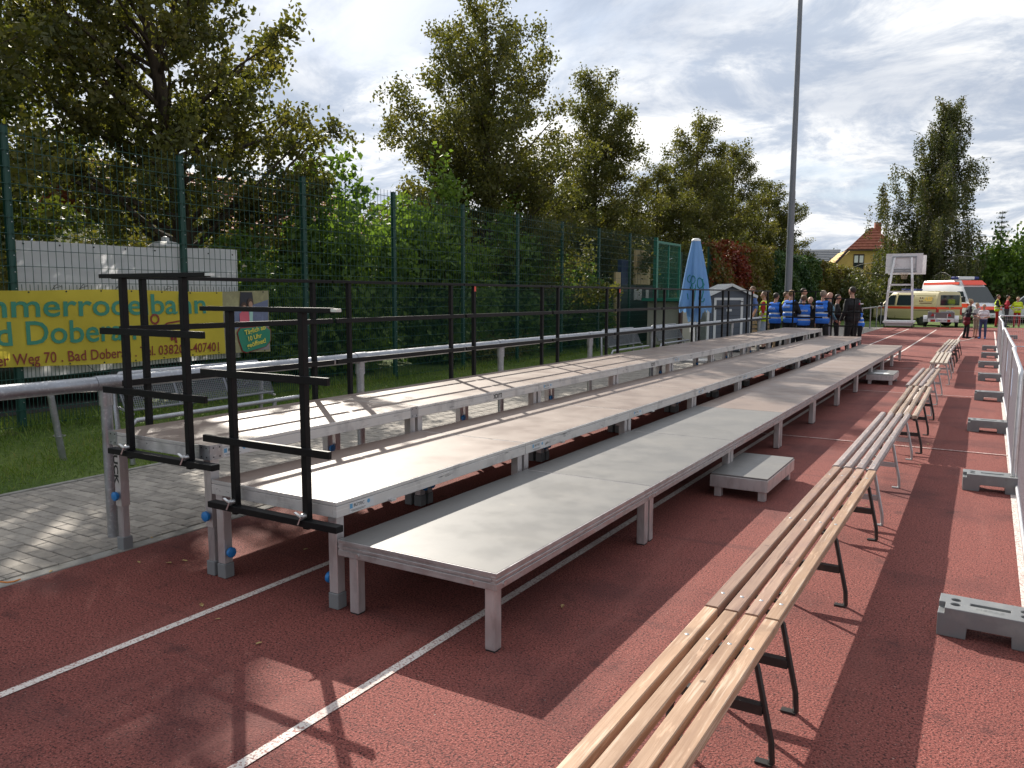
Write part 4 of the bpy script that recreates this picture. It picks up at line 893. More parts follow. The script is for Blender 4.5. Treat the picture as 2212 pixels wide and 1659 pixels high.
# ------------------------------------------------------------------ small trailer
tr = thing('car_trailer', 'small open galvanised trailer with red lamps and number plate', 'trailer', (-2.22, 48.75, 0), 0.05)
MB().b2((-0.62, -0.02, 0.50), (0.62, 0.02, 0.80)).build('tailgate', mat('tailgate', (0.20, 0.18, 0.18), 0.5, 0.5), tr)
b = MB(); b.b2((-0.64, 0.03, 0.42), (-0.60, 2.0, 0.82)); b.b2((0.60, 0.03, 0.42), (0.64, 2.0, 0.82)); b.b2((-0.60, 1.96, 0.42), (0.60, 2.0, 0.82)); b.b2((-0.60, 0.0, 0.42), (0.60, 1.96, 0.46)); b.build('box_body', m_galv, tr)
MB().b2((-0.63, -0.05, 0.28), (0.63, -0.01, 0.46)).build('lamp_board', m_bw, tr)
for x, w_ in ((-0.38, 0.22), (0.38, 0.14)): MB().b2((x-w_/2, -0.07, 0.30), (x+w_/2, -0.051, 0.42)).build('tail_lamp', m_red, tr)
npl = MB().b2((-0.20, -0.062, 0.31), (0.29, -0.053, 0.42)).build('number_plate', m_white, tr)
put_text(MB(), 'DBR G 1749', (-0.15, -0.0635, 0.335), (1, 0, 0), (0, 0, 1), 0.42, 0.07, 0, 0.02).build('plate_lettering', m_ink, npl)
MB().b2((-0.20, -0.0645, 0.31), (-0.165, -0.0625, 0.42)).build('plate_band', m_stblue, npl)
for s_ in (-1, 1):
    MB().prism([(s_*0.40-0.10, 0.60), (s_*0.40+0.10, 0.60), (s_*0.40, 0.77)], 'y', -0.035, -0.021).build('reflector', m_red, tr)
    MB().bar((s_*0.30, -0.035, 0.42), (s_*0.30, -0.035, 0.72), 0.035, 0.03).build('latch', m_bw, tr)
    w_ = MB().tube([(s_*0.68, 0.9, 0.27), (s_*0.84, 0.9, 0.27)], 0.27, 20).build('wheel', m_rubber, tr, smooth=40); MB().tube([(s_*0.835, 0.9, 0.27), (s_*0.85, 0.9, 0.27)], 0.15, 14).build('rim', m_galv, w_)
    vs, fs = [], []
    for i in range(9):
        a = math.pi*i/8
        for x in (s_*0.655, s_*0.86): vs.append((x, 0.9-0.36*math.cos(a), 0.27+0.36*math.sin(a)))
    for i in range(8): fs.append((2*i, 2*i+1, 2*i+3, 2*i+2))
    fd = MB(); fd.add(vs, fs); fd.add([v for v in vs[1::2]], [tuple(range(9))]); fd.add([(s_*0.655, 0.54, 0.27), (s_*0.86, 0.54, 0.27), (s_*0.86, 0.54, 0.42), (s_*0.655, 0.54, 0.42)], [(0, 1, 2, 3)]); fd.build('mudguard', m_bw, tr, smooth=40)
MB().bar((0, 2.0, 0.42), (0, 3.1, 0.42), 0.08).build('drawbar', m_galv, tr); MB().tube([(0.06, 0.3, 0.45), (0.0, 0.25, 0.12), (0.0, 0.25, 0.0)], 0.02, 6).build('prop_stand', m_galv, tr)
# ------------------------------------------------------------------ vehicles: lofted bodies, nose towards local +X
m_cv = mat('van_cream', (0.52, 0.46, 0.25), 0.3, 0, 0.5, coat=0.4); m_wv = mat('van_white', (0.72, 0.73, 0.75), 0.3, 0, 0.5, coat=0.4); m_or = mat('stripe_orange', (0.85, 0.075, 0.03), 0.4)
m_blg = mat('beacon_blue', (0.01, 0.02, 0.16), 0.2); m_rim = mat('rim_dark', (0.10, 0.10, 0.11), 0.4, 0.6)
def loft(secs, par, name, m, sm=35):
    # secs: (x, z_low, z_belt, z_roof, half width low, half width belt, half width roof)
    b = MB(); vs, fs = [], []; rings = []
    for x, zl, zb_, zr, wl_, wb_, wr in secs:
        h = [(wl_*0.80, zl), (wl_, zl+0.10), (wb_, (zl+zb_)/2), (wb_, zb_)]
        if zr > zb_+0.05: h += [((wb_+wr)/2, (zb_+zr)/2+0.0), (wr, zr-0.12), (wr-0.07, zr-0.03), (wr*0.5, zr)]
        else: h += [(wb_-0.02, zb_+0.01), (wb_-0.05, zb_+0.025), (wb_-0.10, zb_+0.035), (wr*0.5, zr+0.02)]
        ring = [(x, y, z) for y, z in h] + [(x, -y, z) for y, z in reversed(h)]; rings.append(ring)
    n = len(rings[0])
    for r_ in rings: vs += r_
    for i in range(len(rings)-1):
        for k in range(n): k2 = (k+1) % n; fs.append((i*n+k, i*n+k2, (i+1)*n+k2, (i+1)*n+k))
    fs += [tuple(range(n)), tuple((len(rings)-1)*n+k for k in range(n-1, -1, -1))]
    b.add(vs, fs); return b.build(name, m, par, smooth=sm)
def wheel(par, x, y, r, s_, w_=0.2):
    w = MB().tube([(x, y-s_*w_, r), (x, y, r)], r, 22).build('wheel', m_rubber, par, smooth=40); MB().tube([(x, y, r), (x, y+s_*0.012, r)], r*0.62, 16).build('rim', m_rim, w, smooth=40)
    a = MB(); a.tube([(x, y-s_*0.02, r+0.03), (x, y+s_*0.004, r+0.03)], r+0.075, 22); a.build('wheel_arch', m_black, w)
def plate(par, org, right, txt, name='number_plate', h=0.11, w_=0.50):
    right = Vector(right).normalized(); up = Vector((0, 0, 1)); nrm = right.cross(up); o = Vector(org)
    b = MB(); vs = [o, o+right*w_, o+right*w_+up*h, o+up*h]; b.add(vs+[v+nrm*0.01 for v in vs], [(0, 1, 2, 3), (4, 5, 6, 7), (0, 1, 5, 4), (1, 2, 6, 5), (2, 3, 7, 6), (3, 0, 4, 7)]); p_ = b.build(name, m_white, par)
    if txt: put_text(MB(), txt, o+right*0.06+up*0.022+nrm*0.0125, right, up, w_-0.1, h*0.62, 0, 0.02).build('plate_lettering', m_ink, p_)
def sidepoly(par, name, pts, y, mt, th=0.012):
    b = MB(); b.prism(pts, 'y', y-th/2, y+th/2); return b.build(name, mt, par)
def side_y(z, zb_, zr, wb_, wr): return wb_ if z <= zb_ else wb_+(wr-wb_)*(z-zb_)/(zr-0.12-zb_)
def slant(par, name, pts, s_, zb_, zr, wb_, wr, mt, off=0.012):
    b = MB(); A = [(x, s_*(side_y(z, zb_, zr, wb_, wr)+off), z) for x, z in pts]; B = [(x, s_*(side_y(z, zb_, zr, wb_, wr)-0.03), z) for x, z in pts]; n = len(pts)
    b.add(A+B, [tuple(range(n)), tuple(range(n, 2*n))]+[(i, (i+1) % n, n+(i+1) % n, n+i) for i in range(n)]); return b.build(name, mt, par)
# cream rescue van, tail towards the right
vd = Vector((-0.76, 0.65)); va = math.atan2(vd.y, vd.x)
tail = at_z(2012, 701); tail = at_y(2053, 640, 51.2); tail.z = 0
cv_ = thing('rescue_van', 'cream rescue van with orange stripe and yellow red logo behind the trailer', 'van', (tail.x+vd.x*2.45, tail.y+vd.y*2.45, 0), va)
ZB, ZR, WB, WR = 1.08, 1.97, 0.95, 0.80
loft([(-2.45, 0.42, ZB, 1.80, 0.86, 0.90, 0.76), (-2.38, 0.30, ZB, 1.93, 0.92, WB, WR), (-1.5, 0.28, ZB, ZR, 0.93, WB, WR), (0.3, 0.28, ZB, ZR, 0.93, WB, WR), (0.95, 0.28, ZB, 1.93, 0.93, WB, WR-0.02), (1.25, 0.28, ZB, 1.72, 0.93, WB, WR-0.03), (1.75, 0.28, ZB, 1.20, 0.93, WB-0.01, 0.80), (1.95, 0.28, 1.04, 1.05, 0.92, 0.93, 0.80), (2.35, 0.30, 0.88, 0.89, 0.86, 0.86, 0.7), (2.45, 0.36, 0.68, 0.69, 0.78, 0.76, 0.6)], cv_, 'body', m_cv)
for s_ in (-1, 1):
    sd = lambda nm, pts, mt, off=0.012: slant(cv_, nm, pts, s_, ZB, ZR, WB, WR, mt, off)
    sd('cab_window', [(0.62, 1.14), (1.52, 1.14), (1.05, 1.72), (0.66, 1.74)], m_glass); sd('side_window', [(-0.72, 1.14), (0.46, 1.14), (0.46, 1.74), (-0.72, 1.74)], m_glass)
    sd('side_panel', [(-2.2, 1.16), (-0.90, 1.16), (-0.86, 1.74), (-2.2, 1.74)], m_cv, 0.006)
    sd('side_stripe', [(-2.40, 0.94), (1.90, 0.94), (1.70, 1.07), (-2.40, 1.07)], m_or, 0.006)
    sd('door_gap', [(0.53, 0.4), (0.545, 0.4), (0.545, 1.85), (0.53, 1.85)], m_black, 0.008); sd('slider_rail', [(-2.0, 0.86), (-0.8, 0.86), (-0.8, 0.875), (-2.0, 0.875)], m_black, 0.008)
    wheel(cv_, 1.50, s_*0.93, 0.32, s_); wheel(cv_, -1.45, s_*0.93, 0.32, s_)
    MB().b2((1.45, s_*0.97, 1.08), (1.58, s_*1.17, 1.28)).build('wing_mirror', m_black, cv_, bevel=0.03)
    MB().b2((-2.452, s_*0.76, 0.62), (-2.34, s_*0.935, 1.02)).build('tail_lamp', m_red, cv_, bevel=0.015)
lg = MB(); put_text(lg, 'ASB', (-1.45, 0.905, 1.40), (-1, 0, 0), (0, -0.12, 0.99), 0.62, 0.24, 0, 0.03, lambda q: Vector((q.x, side_y(q.z, ZB, ZR, WB, WR)+0.022, q.z)), 0.2); lg.build('logo_lettering', mat('logo_yellow', (0.75, 0.50, 0.08), 0.4), cv_)
b = MB()
for dx, dz in ((0, 0), (0.16, 0), (0, 0.17), (0.16, 0.17)): b.box((-1.20-dx, side_y(1.4+dz, ZB, ZR, WB, WR)+0.014, 1.40+dz), (0.07, 0.012, 0.07))
b.box((-1.65, side_y(1.28, ZB, ZR, WB, WR)+0.016, 1.28), (0.85, 0.010, 0.03)); b.build('logo_cross', m_bred, cv_)
MB().b2((-2.475, -0.70, 1.16), (-2.40, 0.70, 1.74)).build('rear_window', m_glass, cv_, bevel=0.02); MB().b2((-2.465, -0.93, 0.94), (-2.42, 0.93, 1.07)).build('rear_stripe', m_or, cv_)
MB().b2((-2.53, -0.92, 0.36), (-2.38, 0.92, 0.58)).build('bumper', m_cv, cv_, bevel=0.03); MB().b2((-2.468, -0.30, 1.05), (-2.44, 0.30, 1.075)).build('tailgate_handle', m_black, cv_)
MB().tube([(-2.455, 0, 1.01), (-2.475, 0, 1.01)], 0.05, 12).build('round_badge', m_galv, cv_); plate(cv_, (-2.462, 0.24, 0.76), (0, -1, 0), 'HRO AA')
MB().b2((0.15, -0.62, 1.95), (0.45, 0.62, 2.00)).build('beacon_base', m_wv, cv_, bevel=0.02); MB().b2((0.12, 0.18, 2.0), (0.48, 0.66, 2.10)).build('beacon', m_blg, cv_, bevel=0.03); MB().b2((0.12, -0.66, 2.0), (0.48, -0.18, 2.10)).build('beacon', m_blg, cv_, bevel=0.03)
# white and orange ambulance facing the camera
am_d = Vector((0.62, -0.78)).normalized(); aa = math.atan2(am_d.y, am_d.x)
nose = Vector((0.05, 57.0)); al = 2.75
am = thing('ambulance', 'white high roof ambulance with orange bands and roof light bar behind the cream van', 'ambulance', (nose.x-am_d.x*al, nose.y-am_d.y*al, 0), aa)
ZB, ZR, WB, WR = 1.25, 2.72, 0.99, 0.80
loft([(-2.75, 0.38, ZB, 2.55, 0.92, 0.97, 0.78), (-2.65, 0.34, ZB, 2.70, 0.95, WB, WR), (0.2, 0.34, ZB, ZR, 0.95, WB, WR), (0.9, 0.34, ZB, 2.62, 0.95, WB, WR-0.04), (1.25, 0.34, ZB, 2.32, 0.95, WB, 0.80), (1.55, 0.34, ZB, 1.95, 0.95, WB, 0.82), (2.0, 0.34, 1.22, 1.36, 0.95, 0.97, 0.84), (2.15, 0.34, 1.17, 1.18, 0.95, 0.96, 0.84), (2.62, 0.34, 1.00, 1.01, 0.90, 0.90, 0.76), (2.75, 0.40, 0.80, 0.81, 0.82, 0.80, 0.66)], am, 'body', m_wv)
ws = MB(); ws.add([(1.30, -0.78, 2.24), (1.30, 0.78, 2.24), (2.06, 0.88, 1.28), (2.06, -0.88, 1.28), (1.24, -0.74, 2.20), (1.24, 0.74, 2.20), (2.0, 0.84, 1.24), (2.0, -0.84, 1.24)], [(0, 1, 2, 3), (4, 5, 6, 7), (0, 1, 5, 4), (2, 3, 7, 6), (1, 2, 6, 5), (0, 3, 7, 4)])
for i in (0, 1, 2, 3): ws.v[i] = (ws.v[i][0]+0.035, ws.v[i][1], ws.v[i][2]+0.03)
ws.build('windscreen', m_glass, am)
for s_ in (-1, 1):
    sd = lambda nm, pts, mt, off=0.012: slant(am, nm, pts, s_, ZB, ZR, WB, WR, mt, off)
    sd('side_stripe', [(-2.7, 0.98), (2.1, 0.98), (2.1, 1.22), (-2.7, 1.22)], m_or, 0.006); sd('roof_stripe', [(-2.6, 2.42), (0.9, 2.42), (0.85, 2.58), (-2.6, 2.58)], m_or, 0.008); sd('cab_window', [(0.85, 1.34), (1.75, 1.34), (1.35, 1.98), (0.9, 1.98)], m_glass)
    wheel(am, 1.75, s_*0.97, 0.35, s_); wheel(am, -1.7, s_*0.97, 0.35, s_); MB().b2((1.72, s_*1.02, 1.30), (1.86, s_*1.26, 1.66)).build('wing_mirror', m_black, am, bevel=0.03)
    MB().b2((2.50, s_*0.58, 0.80), (2.74, s_*0.86, 0.98)).build('headlamp', m_galv, am, bevel=0.03)
bo = MB(); bo.add([(2.11, -0.94, 1.205), (2.11, 0.94, 1.205), (2.60, 0.88, 1.055), (2.60, -0.88, 1.055), (2.78, -0.80, 0.86), (2.78, 0.80, 0.86), (2.72, 0.8, 0.80), (2.72, -0.8, 0.80), (2.0, -0.94, 1.10), (2.0, 0.94, 1.10)], [(3, 2, 5, 4), (4, 5, 6, 7)]); bo.build('bonnet_band', m_or, am)
MB().b2((2.66, -0.52, 0.66), (2.785, 0.52, 0.84)).build('grille', m_black, am, bevel=0.02); MB().b2((2.60, -0.90, 0.36), (2.82, 0.90, 0.60)).build('bumper', m_wv, am, bevel=0.04); plate(am, (2.825, -0.26, 0.44), (0, 1, 0), 'HRO K 8391')
b = MB(); b.add([(0.92, -0.72, 2.66), (0.92, 0.72, 2.66), (1.28, 0.78, 2.38), (1.28, -0.78, 2.38)], [(0, 1, 2, 3)]); b.v = [(x+0.03, y, z+0.02) for x, y, z in b.v]; b.build('roof_front_band', m_or, am)
MB().b2((0.15, -0.55, 2.74), (0.5, 0.55, 2.93)).build('light_bar', m_white, am, bevel=0.03)
for s_ in (-1, 1): MB().b2((0.13, s_*0.55, 2.74), (0.52, s_*0.88, 2.92)).build('beacon', m_blg, am, bevel=0.05)
# plain white van at the right and dark cars behind the fence
def simple_car(name, label, loc, rz, paint, kind):
    c = thing(name, label, kind, loc, rz)
    if kind == 'van':
        zb_, zr, wb_, wr = 1.05, 1.85, 0.92, 0.78
        loft([(-2.3, 0.4, zb_, 1.7, 0.85, 0.88, 0.74), (-2.2, 0.3, zb_, 1.82, 0.9, wb_, wr), (0.4, 0.28, zb_, zr, 0.9, wb_, wr), (0.9, 0.28, zb_, 1.75, 0.9, wb_, wr), (1.6, 0.28, zb_, 1.15, 0.9, wb_, 0.76), (2.2, 0.3, 0.85, 0.86, 0.84, 0.84, 0.7), (2.3, 0.4, 0.68, 0.69, 0.76, 0.74, 0.6)], c, 'body', paint); wn_ = [[(-1.9, 1.12), (0.4, 1.12), (0.4, 1.62), (-1.9, 1.62)], [(0.5, 1.12), (1.35, 1.12), (0.9, 1.62), (0.5, 1.62)]]
    else:
        zb_, zr, wb_, wr = 0.86, 1.44, 0.86, 0.66
        loft([(-2.1, 0.42, 0.84, 0.85, 0.74, 0.76, 0.66), (-1.95, 0.28, zb_, 0.92, 0.82, 0.84, 0.7), (-1.55, 0.24, zb_, 1.36, 0.84, wb_, wr-0.03), (-0.8, 0.22, zb_, zr, 0.84, wb_, wr), (0.1, 0.22, zb_, zr, 0.84, wb_, wr), (0.45, 0.22, zb_, 1.34, 0.84, wb_, wr), (1.05, 0.22, zb_, 0.93, 0.84, wb_, 0.72), (1.8, 0.26, 0.76, 0.77, 0.8, 0.8, 0.66), (2.1, 0.34, 0.62, 0.63, 0.70, 0.68, 0.55)], c, 'body', paint); wn_ = [[(-1.45, 0.92), (-0.4, 0.92), (-0.4, 1.30), (-1.15, 1.30)], [(-0.34, 0.92), (0.85, 0.92), (0.35, 1.30), (-0.34, 1.30)]]
    for s_ in (-1, 1):
        for w_ in wn_: slant(c, 'side_window', w_, s_, zb_, zr, wb_, wr, m_glass)
        for x in (1.32, -1.30): wheel(c, x, s_*(wb_-0.02), 0.31, s_)
        MB().b2((2.0, s_*0.5, 0.58), (2.13, s_*0.72, 0.70)).build('headlamp', m_galv, c); MB().b2((-2.13, s_*0.5, 0.70), (-2.0, s_*0.74, 0.82)).build('tail_lamp', m_red, c)
    MB().b2((2.02, -0.66, 0.30), (2.16, 0.66, 0.46)).build('bumper', m_black, c, bevel=0.02); plate(c, (2.165, -0.26, 0.36), (0, 1, 0), ''); return c
simple_car('white_van', 'plain white van right of the ambulance behind the people', (2.9, 59.4, 0), math.atan2(0.35, -0.94), m_wv, 'van')
simple_car('parked_car', 'dark green car parked behind the yellow banner', (-12.9, 6.35, 0), R90+0.03, mat('car_dark_green', (0.008, 0.022, 0.022), 0.25, 0, 0.6, coat=0.5), 'car')
simple_car('parked_car', 'dark car parked behind the bushes right of the banner', (-13.4, 11.2, 0), R90-0.05, mat('car_black', (0.012, 0.013, 0.016), 0.25, 0, 0.6, coat=0.5), 'car')
sheet('parking_road', [(-16.5, -10), (-11.6, -10), (-11.6, 13.4), (-16.5, 13.4)], -0.004, mat('road_asphalt', (0.06, 0.058, 0.056), 0.9, var=[((0.10, 0.097, 0.09), 30, 0.5, 0.7)]))

# ------------------------------------------------------------------ houses
m_tile = mat('roof_tile', (0.24, 0.07, 0.04), 0.75, var=[((0.33, 0.11, 0.06), 3, 0.4, 0.7, 4), ((0.12, 0.04, 0.03), 9, 0.55, 0.75, 4, 0.7)])
m_hy = mat('house_yellow', (0.56, 0.38, 0.12), 0.8, var=[((0.48, 0.32, 0.10), 1.1, 0.4, 0.7, 4)]); m_hw = mat('house_cream', (0.50, 0.44, 0.34), 0.8); m_dw = mat('dark_window_frame', (0.05, 0.025, 0.02), 0.5)
def tiles(par, a, b, c, d, rows, name='roof_slope', m=m_tile):   # sloped roof: eave a-b, ridge d-c, stepped courses
    a, b, c, d = map(Vector, (a, b, c, d)); nrm = (b-a).cross(d-a).normalized(); mb = MB()
    if nrm.z < 0: nrm = -nrm
    for i in range(rows):
        t0, t1 = i/rows, (i+1)/rows; p0, p1, p2, p3 = a.lerp(d, t0), b.lerp(c, t0), b.lerp(c, t1), a.lerp(d, t1)
        mb.add([p0+nrm*0.06, p1+nrm*0.06, p2+nrm*0.0, p3+nrm*0.0, p0-nrm*0.08, p1-nrm*0.08], [(0, 1, 2, 3), (4, 5, 1, 0)])
    return mb.build(name, m, par, fix=False)
pg, pr_ = at_y(1780, 580, 82), at_y(1872, 494, 82)
hs = thing('yellow_house', 'yellow gabled house with red tiled roof beside the birch', 'house', (pr_.x+0.2, 86, 0), 0.30); hs.scale = (0.86, 0.86, 0.98)
hw_, eav, rdg = 5.0, 4.1, 8.6
MB().prism([(-hw_, 0), (hw_, 0), (hw_, eav), (2.3, 6.4), (-2.3, 6.4), (-hw_, eav)], 'y', 0, 10).build('wall', m_hy, hs)
tiles(hs, (-hw_-0.5, -0.5, eav-0.55), (-hw_-0.5, 10.5, eav-0.55), (-0.2, 10.5, rdg-1.0), (-0.2, -0.5+1.9, rdg), 14); tiles(hs, (hw_+0.5, 10.5, eav-0.55), (hw_+0.5, -0.5, eav-0.55), (0.2, 1.4, rdg), (0.2, 10.5, rdg-1.0), 14)
tiles(hs, (-2.9, -0.55, 6.35), (2.9, -0.55, 6.35), (0.1, 1.5, rdg+0.02), (-0.1, 1.5, rdg+0.02), 8, 'hip_slope')
bd = MB()
for s_ in (-1, 1): bd.bar((s_*(hw_+0.5), -0.52, eav-0.62), (s_*2.8, -0.52, 6.25), 0.06, 0.24)
bd.bar((-2.9, -0.5, 6.28), (2.9, -0.5, 6.28), 0.08, 0.16); bd.bar((-3.9, -0.1, 3.2), (-3.9, -0.1, 4.9), 0.14); bd.bar((-4.8, -0.2, 3.5), (-3.9, -0.1, 3.9), 0.12); bd.build('barge_board', m_dw, hs)
for x, z, w_, h_ in ((-1.5, 4.35, 1.15, 1.55), (1.4, 4.35, 1.15, 1.55), (-3.6, 1.5, 1.2, 1.3), (-0.9, 1.5, 1.2, 1.5), (2.2, 1.5, 1.2, 1.5)):
    f = MB(); f.b2((x-w_/2, -0.06, z), (x+w_/2, 0.02, z+h_)); wn_ = f.build('window', m_dw, hs)
    for s_ in (-1, 1): MB().b2((x+s_*w_*0.24-w_*0.19, -0.075, z+0.12), (x+s_*w_*0.24+w_*0.19, -0.055, z+h_-0.12)).build('pane', m_glass, wn_); MB().b2((x+s_*w_*0.24-w_*0.17, -0.082, z+h_*0.45), (x+s_*w_*0.24+w_*0.17, -0.077, z+h_-0.15)).build('curtain', m_white, wn_)
    MB().b2((x-w_/2-0.1, -0.14, z-0.08), (x+w_/2+0.1, 0.0, z)).build('sill', m_hw, wn_)
MB().b2((1.0, 5, 7.2), (1.7, 5.7, 9.4)).build('chimney', m_tile, hs)
h2 = thing('grey_house', 'low grey house far behind the hedge left of the yellow house', 'house', (-23.5, 112, 0), 0.2)
MB().b2((-6, 0, 0), (6, 8, 5.2)).build('wall', mat('house_grey', (0.42, 0.40, 0.40), 0.8), h2); tiles(h2, (-6.4, -0.4, 5.1), (6.4, -0.4, 5.1), (6.4, 4, 8.0), (-6.4, 4, 8.0), 12, 'roof_slope', mat('roof_grey', (0.16, 0.17, 0.19), 0.7))
h3 = thing('red_roof_house', 'house with brown tiled roof showing above the bushes behind the fence', 'house', (-28.5, 26.5, 0), R90-0.05)
MB().b2((-7, 0, 0), (7, 8, 4.4)).build('wall', m_hw, h3); tiles(h3, (-7.5, -0.5, 4.3), (7.5, -0.5, 4.3), (7.5, 4.2, 7.4), (-7.5, 4.2, 7.4), 18); tiles(h3, (7.5, 8.5, 4.3), (-7.5, 8.5, 4.3), (-7.5, 4.2, 7.4), (7.5, 4.2, 7.4), 18)
for x in (-4.5, -1.5, 1.5, 4.5): w_ = MB().b2((x-0.55, -0.05, 1.2), (x+0.55, 0.02, 2.6)).build('window', m_dw, h3); MB().b2((x-0.45, -0.07, 1.3), (x+0.45, -0.055, 2.5)).build('pane', m_glass, w_)
# ------------------------------------------------------------------ trees and shrubs
L_lime = leafmat('lime_leaf', [(0.045, 0.058, 0.018), (0.080, 0.090, 0.026), (0.118, 0.120, 0.036), (0.175, 0.150, 0.055)], 0.44)
L_dark = leafmat('dark_leaf', [(0.028, 0.046, 0.014), (0.052, 0.072, 0.018), (0.088, 0.105, 0.026), (0.15, 0.14, 0.04)], 0.40)
L_haz = leafmat('hazel_leaf', [(0.042, 0.082, 0.022), (0.078, 0.14, 0.032), (0.13, 0.21, 0.045), (0.21, 0.29, 0.07)], 0.48)
L_birch = leafmat('birch_leaf', [(0.035, 0.048, 0.016), (0.060, 0.078, 0.024), (0.10, 0.105, 0.035), (0.15, 0.12, 0.05)], 0.30)
L_ivy = leafmat('ivy_leaf', [(0.016, 0.045, 0.018), (0.030, 0.075, 0.022), (0.055, 0.10, 0.030), (0.10, 0.15, 0.045)], 0.22)
L_red = leafmat('creeper_leaf', [(0.11, 0.014, 0.012), (0.20, 0.035, 0.018), (0.16, 0.10, 0.03), (0.10, 0.12, 0.03)], 0.25)
L_gold = leafmat('olive_leaf', [(0.08, 0.085, 0.02), (0.13, 0.12, 0.028), (0.17, 0.16, 0.035), (0.10, 0.05, 0.02)], 0.30)
L_bright = leafmat('maple_leaf', [(0.030, 0.068, 0.015), (0.055, 0.11, 0.02), (0.095, 0.165, 0.028), (0.16, 0.23, 0.045)], 0.38)
L_con = leafmat('conifer_needle', [(0.016, 0.030, 0.016), (0.028, 0.046, 0.022), (0.04, 0.06, 0.03), (0.05, 0.07, 0.035)], 0.12)
def grow(seed, h, limbs, prof, z0=0.16, el0=15, el1=68, trunk_r=0.16, lean=(0, 0), twig=0.36, curve=0.5, tw_len=0.42, fork=0):
    """returns bark builder and list of twig segments (p, q)"""
    rg = random.Random(seed); b = MB(); tw = []; n = 9
    tp = [Vector((lean[0]*(i/n)**1.3+rg.gauss(0, 0.03)*i/n, lean[1]*(i/n)**1.3+rg.gauss(0, 0.03)*i/n, h*0.97*i/n)) for i in range(n+1)]
    b.tube(tp, [trunk_r*(1.15 if i == 0 else 1)*(1-i/n)**0.8+0.012 for i in range(n+1)], 9)
    def tpt(t): f = min(max(t, 0), 0.9999)*n; i = int(f); return tp[i].lerp(tp[i+1], f-i)
    for k in range(limbs):
        t = z0+(0.985-z0)*((k+rg.random()*0.9)/limbs); az = k*2.39996+rg.gauss(0, 0.35); rad = prof(t)*rg.uniform(0.62, 1.10); el = math.radians(el0+(el1-el0)*t+rg.gauss(0, 6))
        zt = h*t+rg.gauss(0, 0.15); zo = max(0.13*h, zt-rad*math.tan(el)); zo = min(zo, h*0.93); p = tpt(zo/h/0.97); e = tpt(t)+Vector((math.cos(az)*rad, math.sin(az)*rad, 0)); e.z = zt
        L = (e-p).length; r0 = max(0.010, trunk_r*0.36*(1-zo/h)**0.8*min(1, L/2.5)+0.008); m = 6; pts = []
        for j in range(m+1):
            f = j/m; q = p.lerp(e, f); q.z -= 0.16*L*f*(1-f)*curve; w = 0.05*L*(1-abs(2*f-1)); pts.append(q+Vector((rg.gauss(0, w*0.5), rg.gauss(0, w*0.5), rg.gauss(0, w*0.35))))
        d = (pts[-1]-pts[-2]).normalized()
        b.tube(pts, [r0*(1-j/(m+0.6)) for j in range(m+1)], 5)
        step = twig; s = 0.22*L+rg.random()*step
        while s < L:
            f = s/L*m; i = min(int(f), m-1); q = pts[i].lerp(pts[i+1], f-i); dl = (pts[i+1]-pts[i]).normalized()
            for s_ in range(2):
                a2 = rg.uniform(0, 6.283); sd = dl.orthogonal(); sd.rotate(Matrix.Rotation(a2, 3, dl)) if False else None
                w = Vector((rg.gauss(0, 1), rg.gauss(0, 1), rg.gauss(0, 0.6))); w = (w-dl*w.dot(dl)).normalized(); dd = (dl*0.55+w*0.9+Vector((0, 0, 0.05))).normalized(); l2 = min(tw_len*L, 1.3)*(1.05-s/L*0.75)*rg.uniform(0.5, 1.15)+0.16
                e = q+dd*l2; tw.append((q, e))
                if l2 > 0.5: b.tube([q, q.lerp(e, 0.5)+Vector((0, 0, 0.02)), e], [0.009, 0.006, 0.003], 3, cap=False)
            s += step
        tw.append((pts[-2], pts[-1]+d*0.15))
    tw.append((tp[-2], tp[-1]+Vector((0, 0, 0.1)))); tw.append((tp[-3], tp[-2]))
    return b, tw
def leaves_on(tw, n, sig, R, drop=0.0):
    P = np.array([list(a) for a, _ in tw]); Q = np.array([list(b) for _, b in tw]); L = np.linalg.norm(Q-P, axis=1)+0.15
    i = R.choice(len(tw), n, p=L/L.sum()); t = R.beta(1.5, 1.0, n)[:, None]
    C = P[i]*(1-t)+Q[i]*t+R.normal(size=(n, 3))*sig; C[:, 2] -= np.abs(R.normal(size=n))*drop
    base = R.random(len(tw))                                # clumps share a tone
    return C, np.clip(base[i]*0.45+R.beta(2, 2, n)*0.55, 0, 1)
def make_tree(label, loc, seed, h, limbs, prof, nleaf, leaf, lm, sig=0.11, group=None, name='lime_tree', cat='tree', **kw):
    R = np.random.default_rng(seed); root = thing(name, label, cat, loc, 0, group); b, tw = grow(seed, h, limbs, prof, **kw)
    b.build('trunk', m_bark, root, smooth=60, fix=False); C, rnd = leaves_on(tw, nleaf, sig, R, 0.06)
    leaf_cloud('crown', C, leaf, lm, root, R, rnd); return root
cone = lambda w, p=0.75: (lambda t: 0.25+w*(1-t)**p*min(1, 0.45+t*2.2))
G = 'lime trees behind the mesh fence'
make_tree('large spreading lime tree with a dark leaning trunk behind the banners', (-13.6, 10.4, 0), 3, 10.4, 58, lambda t: 0.25+3.75*(1-t)**0.40*min(1, 0.45+t*1.25), 54000, 0.105, L_lime, 0.095, G, z0=0.36, el0=18, el1=50, trunk_r=0.22, lean=(-0.2, -1.2), twig=0.46, tw_len=0.30)
t2 = make_tree('tallest lime tree in the middle, rising above the bright green bushes', (-13.2, 20.5, 0), 7, 10.5, 78, lambda t: 0.12+4.4*(1-t)**0.42*min(1, 0.62+t*1.2), 92000, 0.10, L_lime, 0.12, G, z0=0.16, el0=22, el1=52, trunk_r=0.17, twig=0.38, tw_len=0.30)
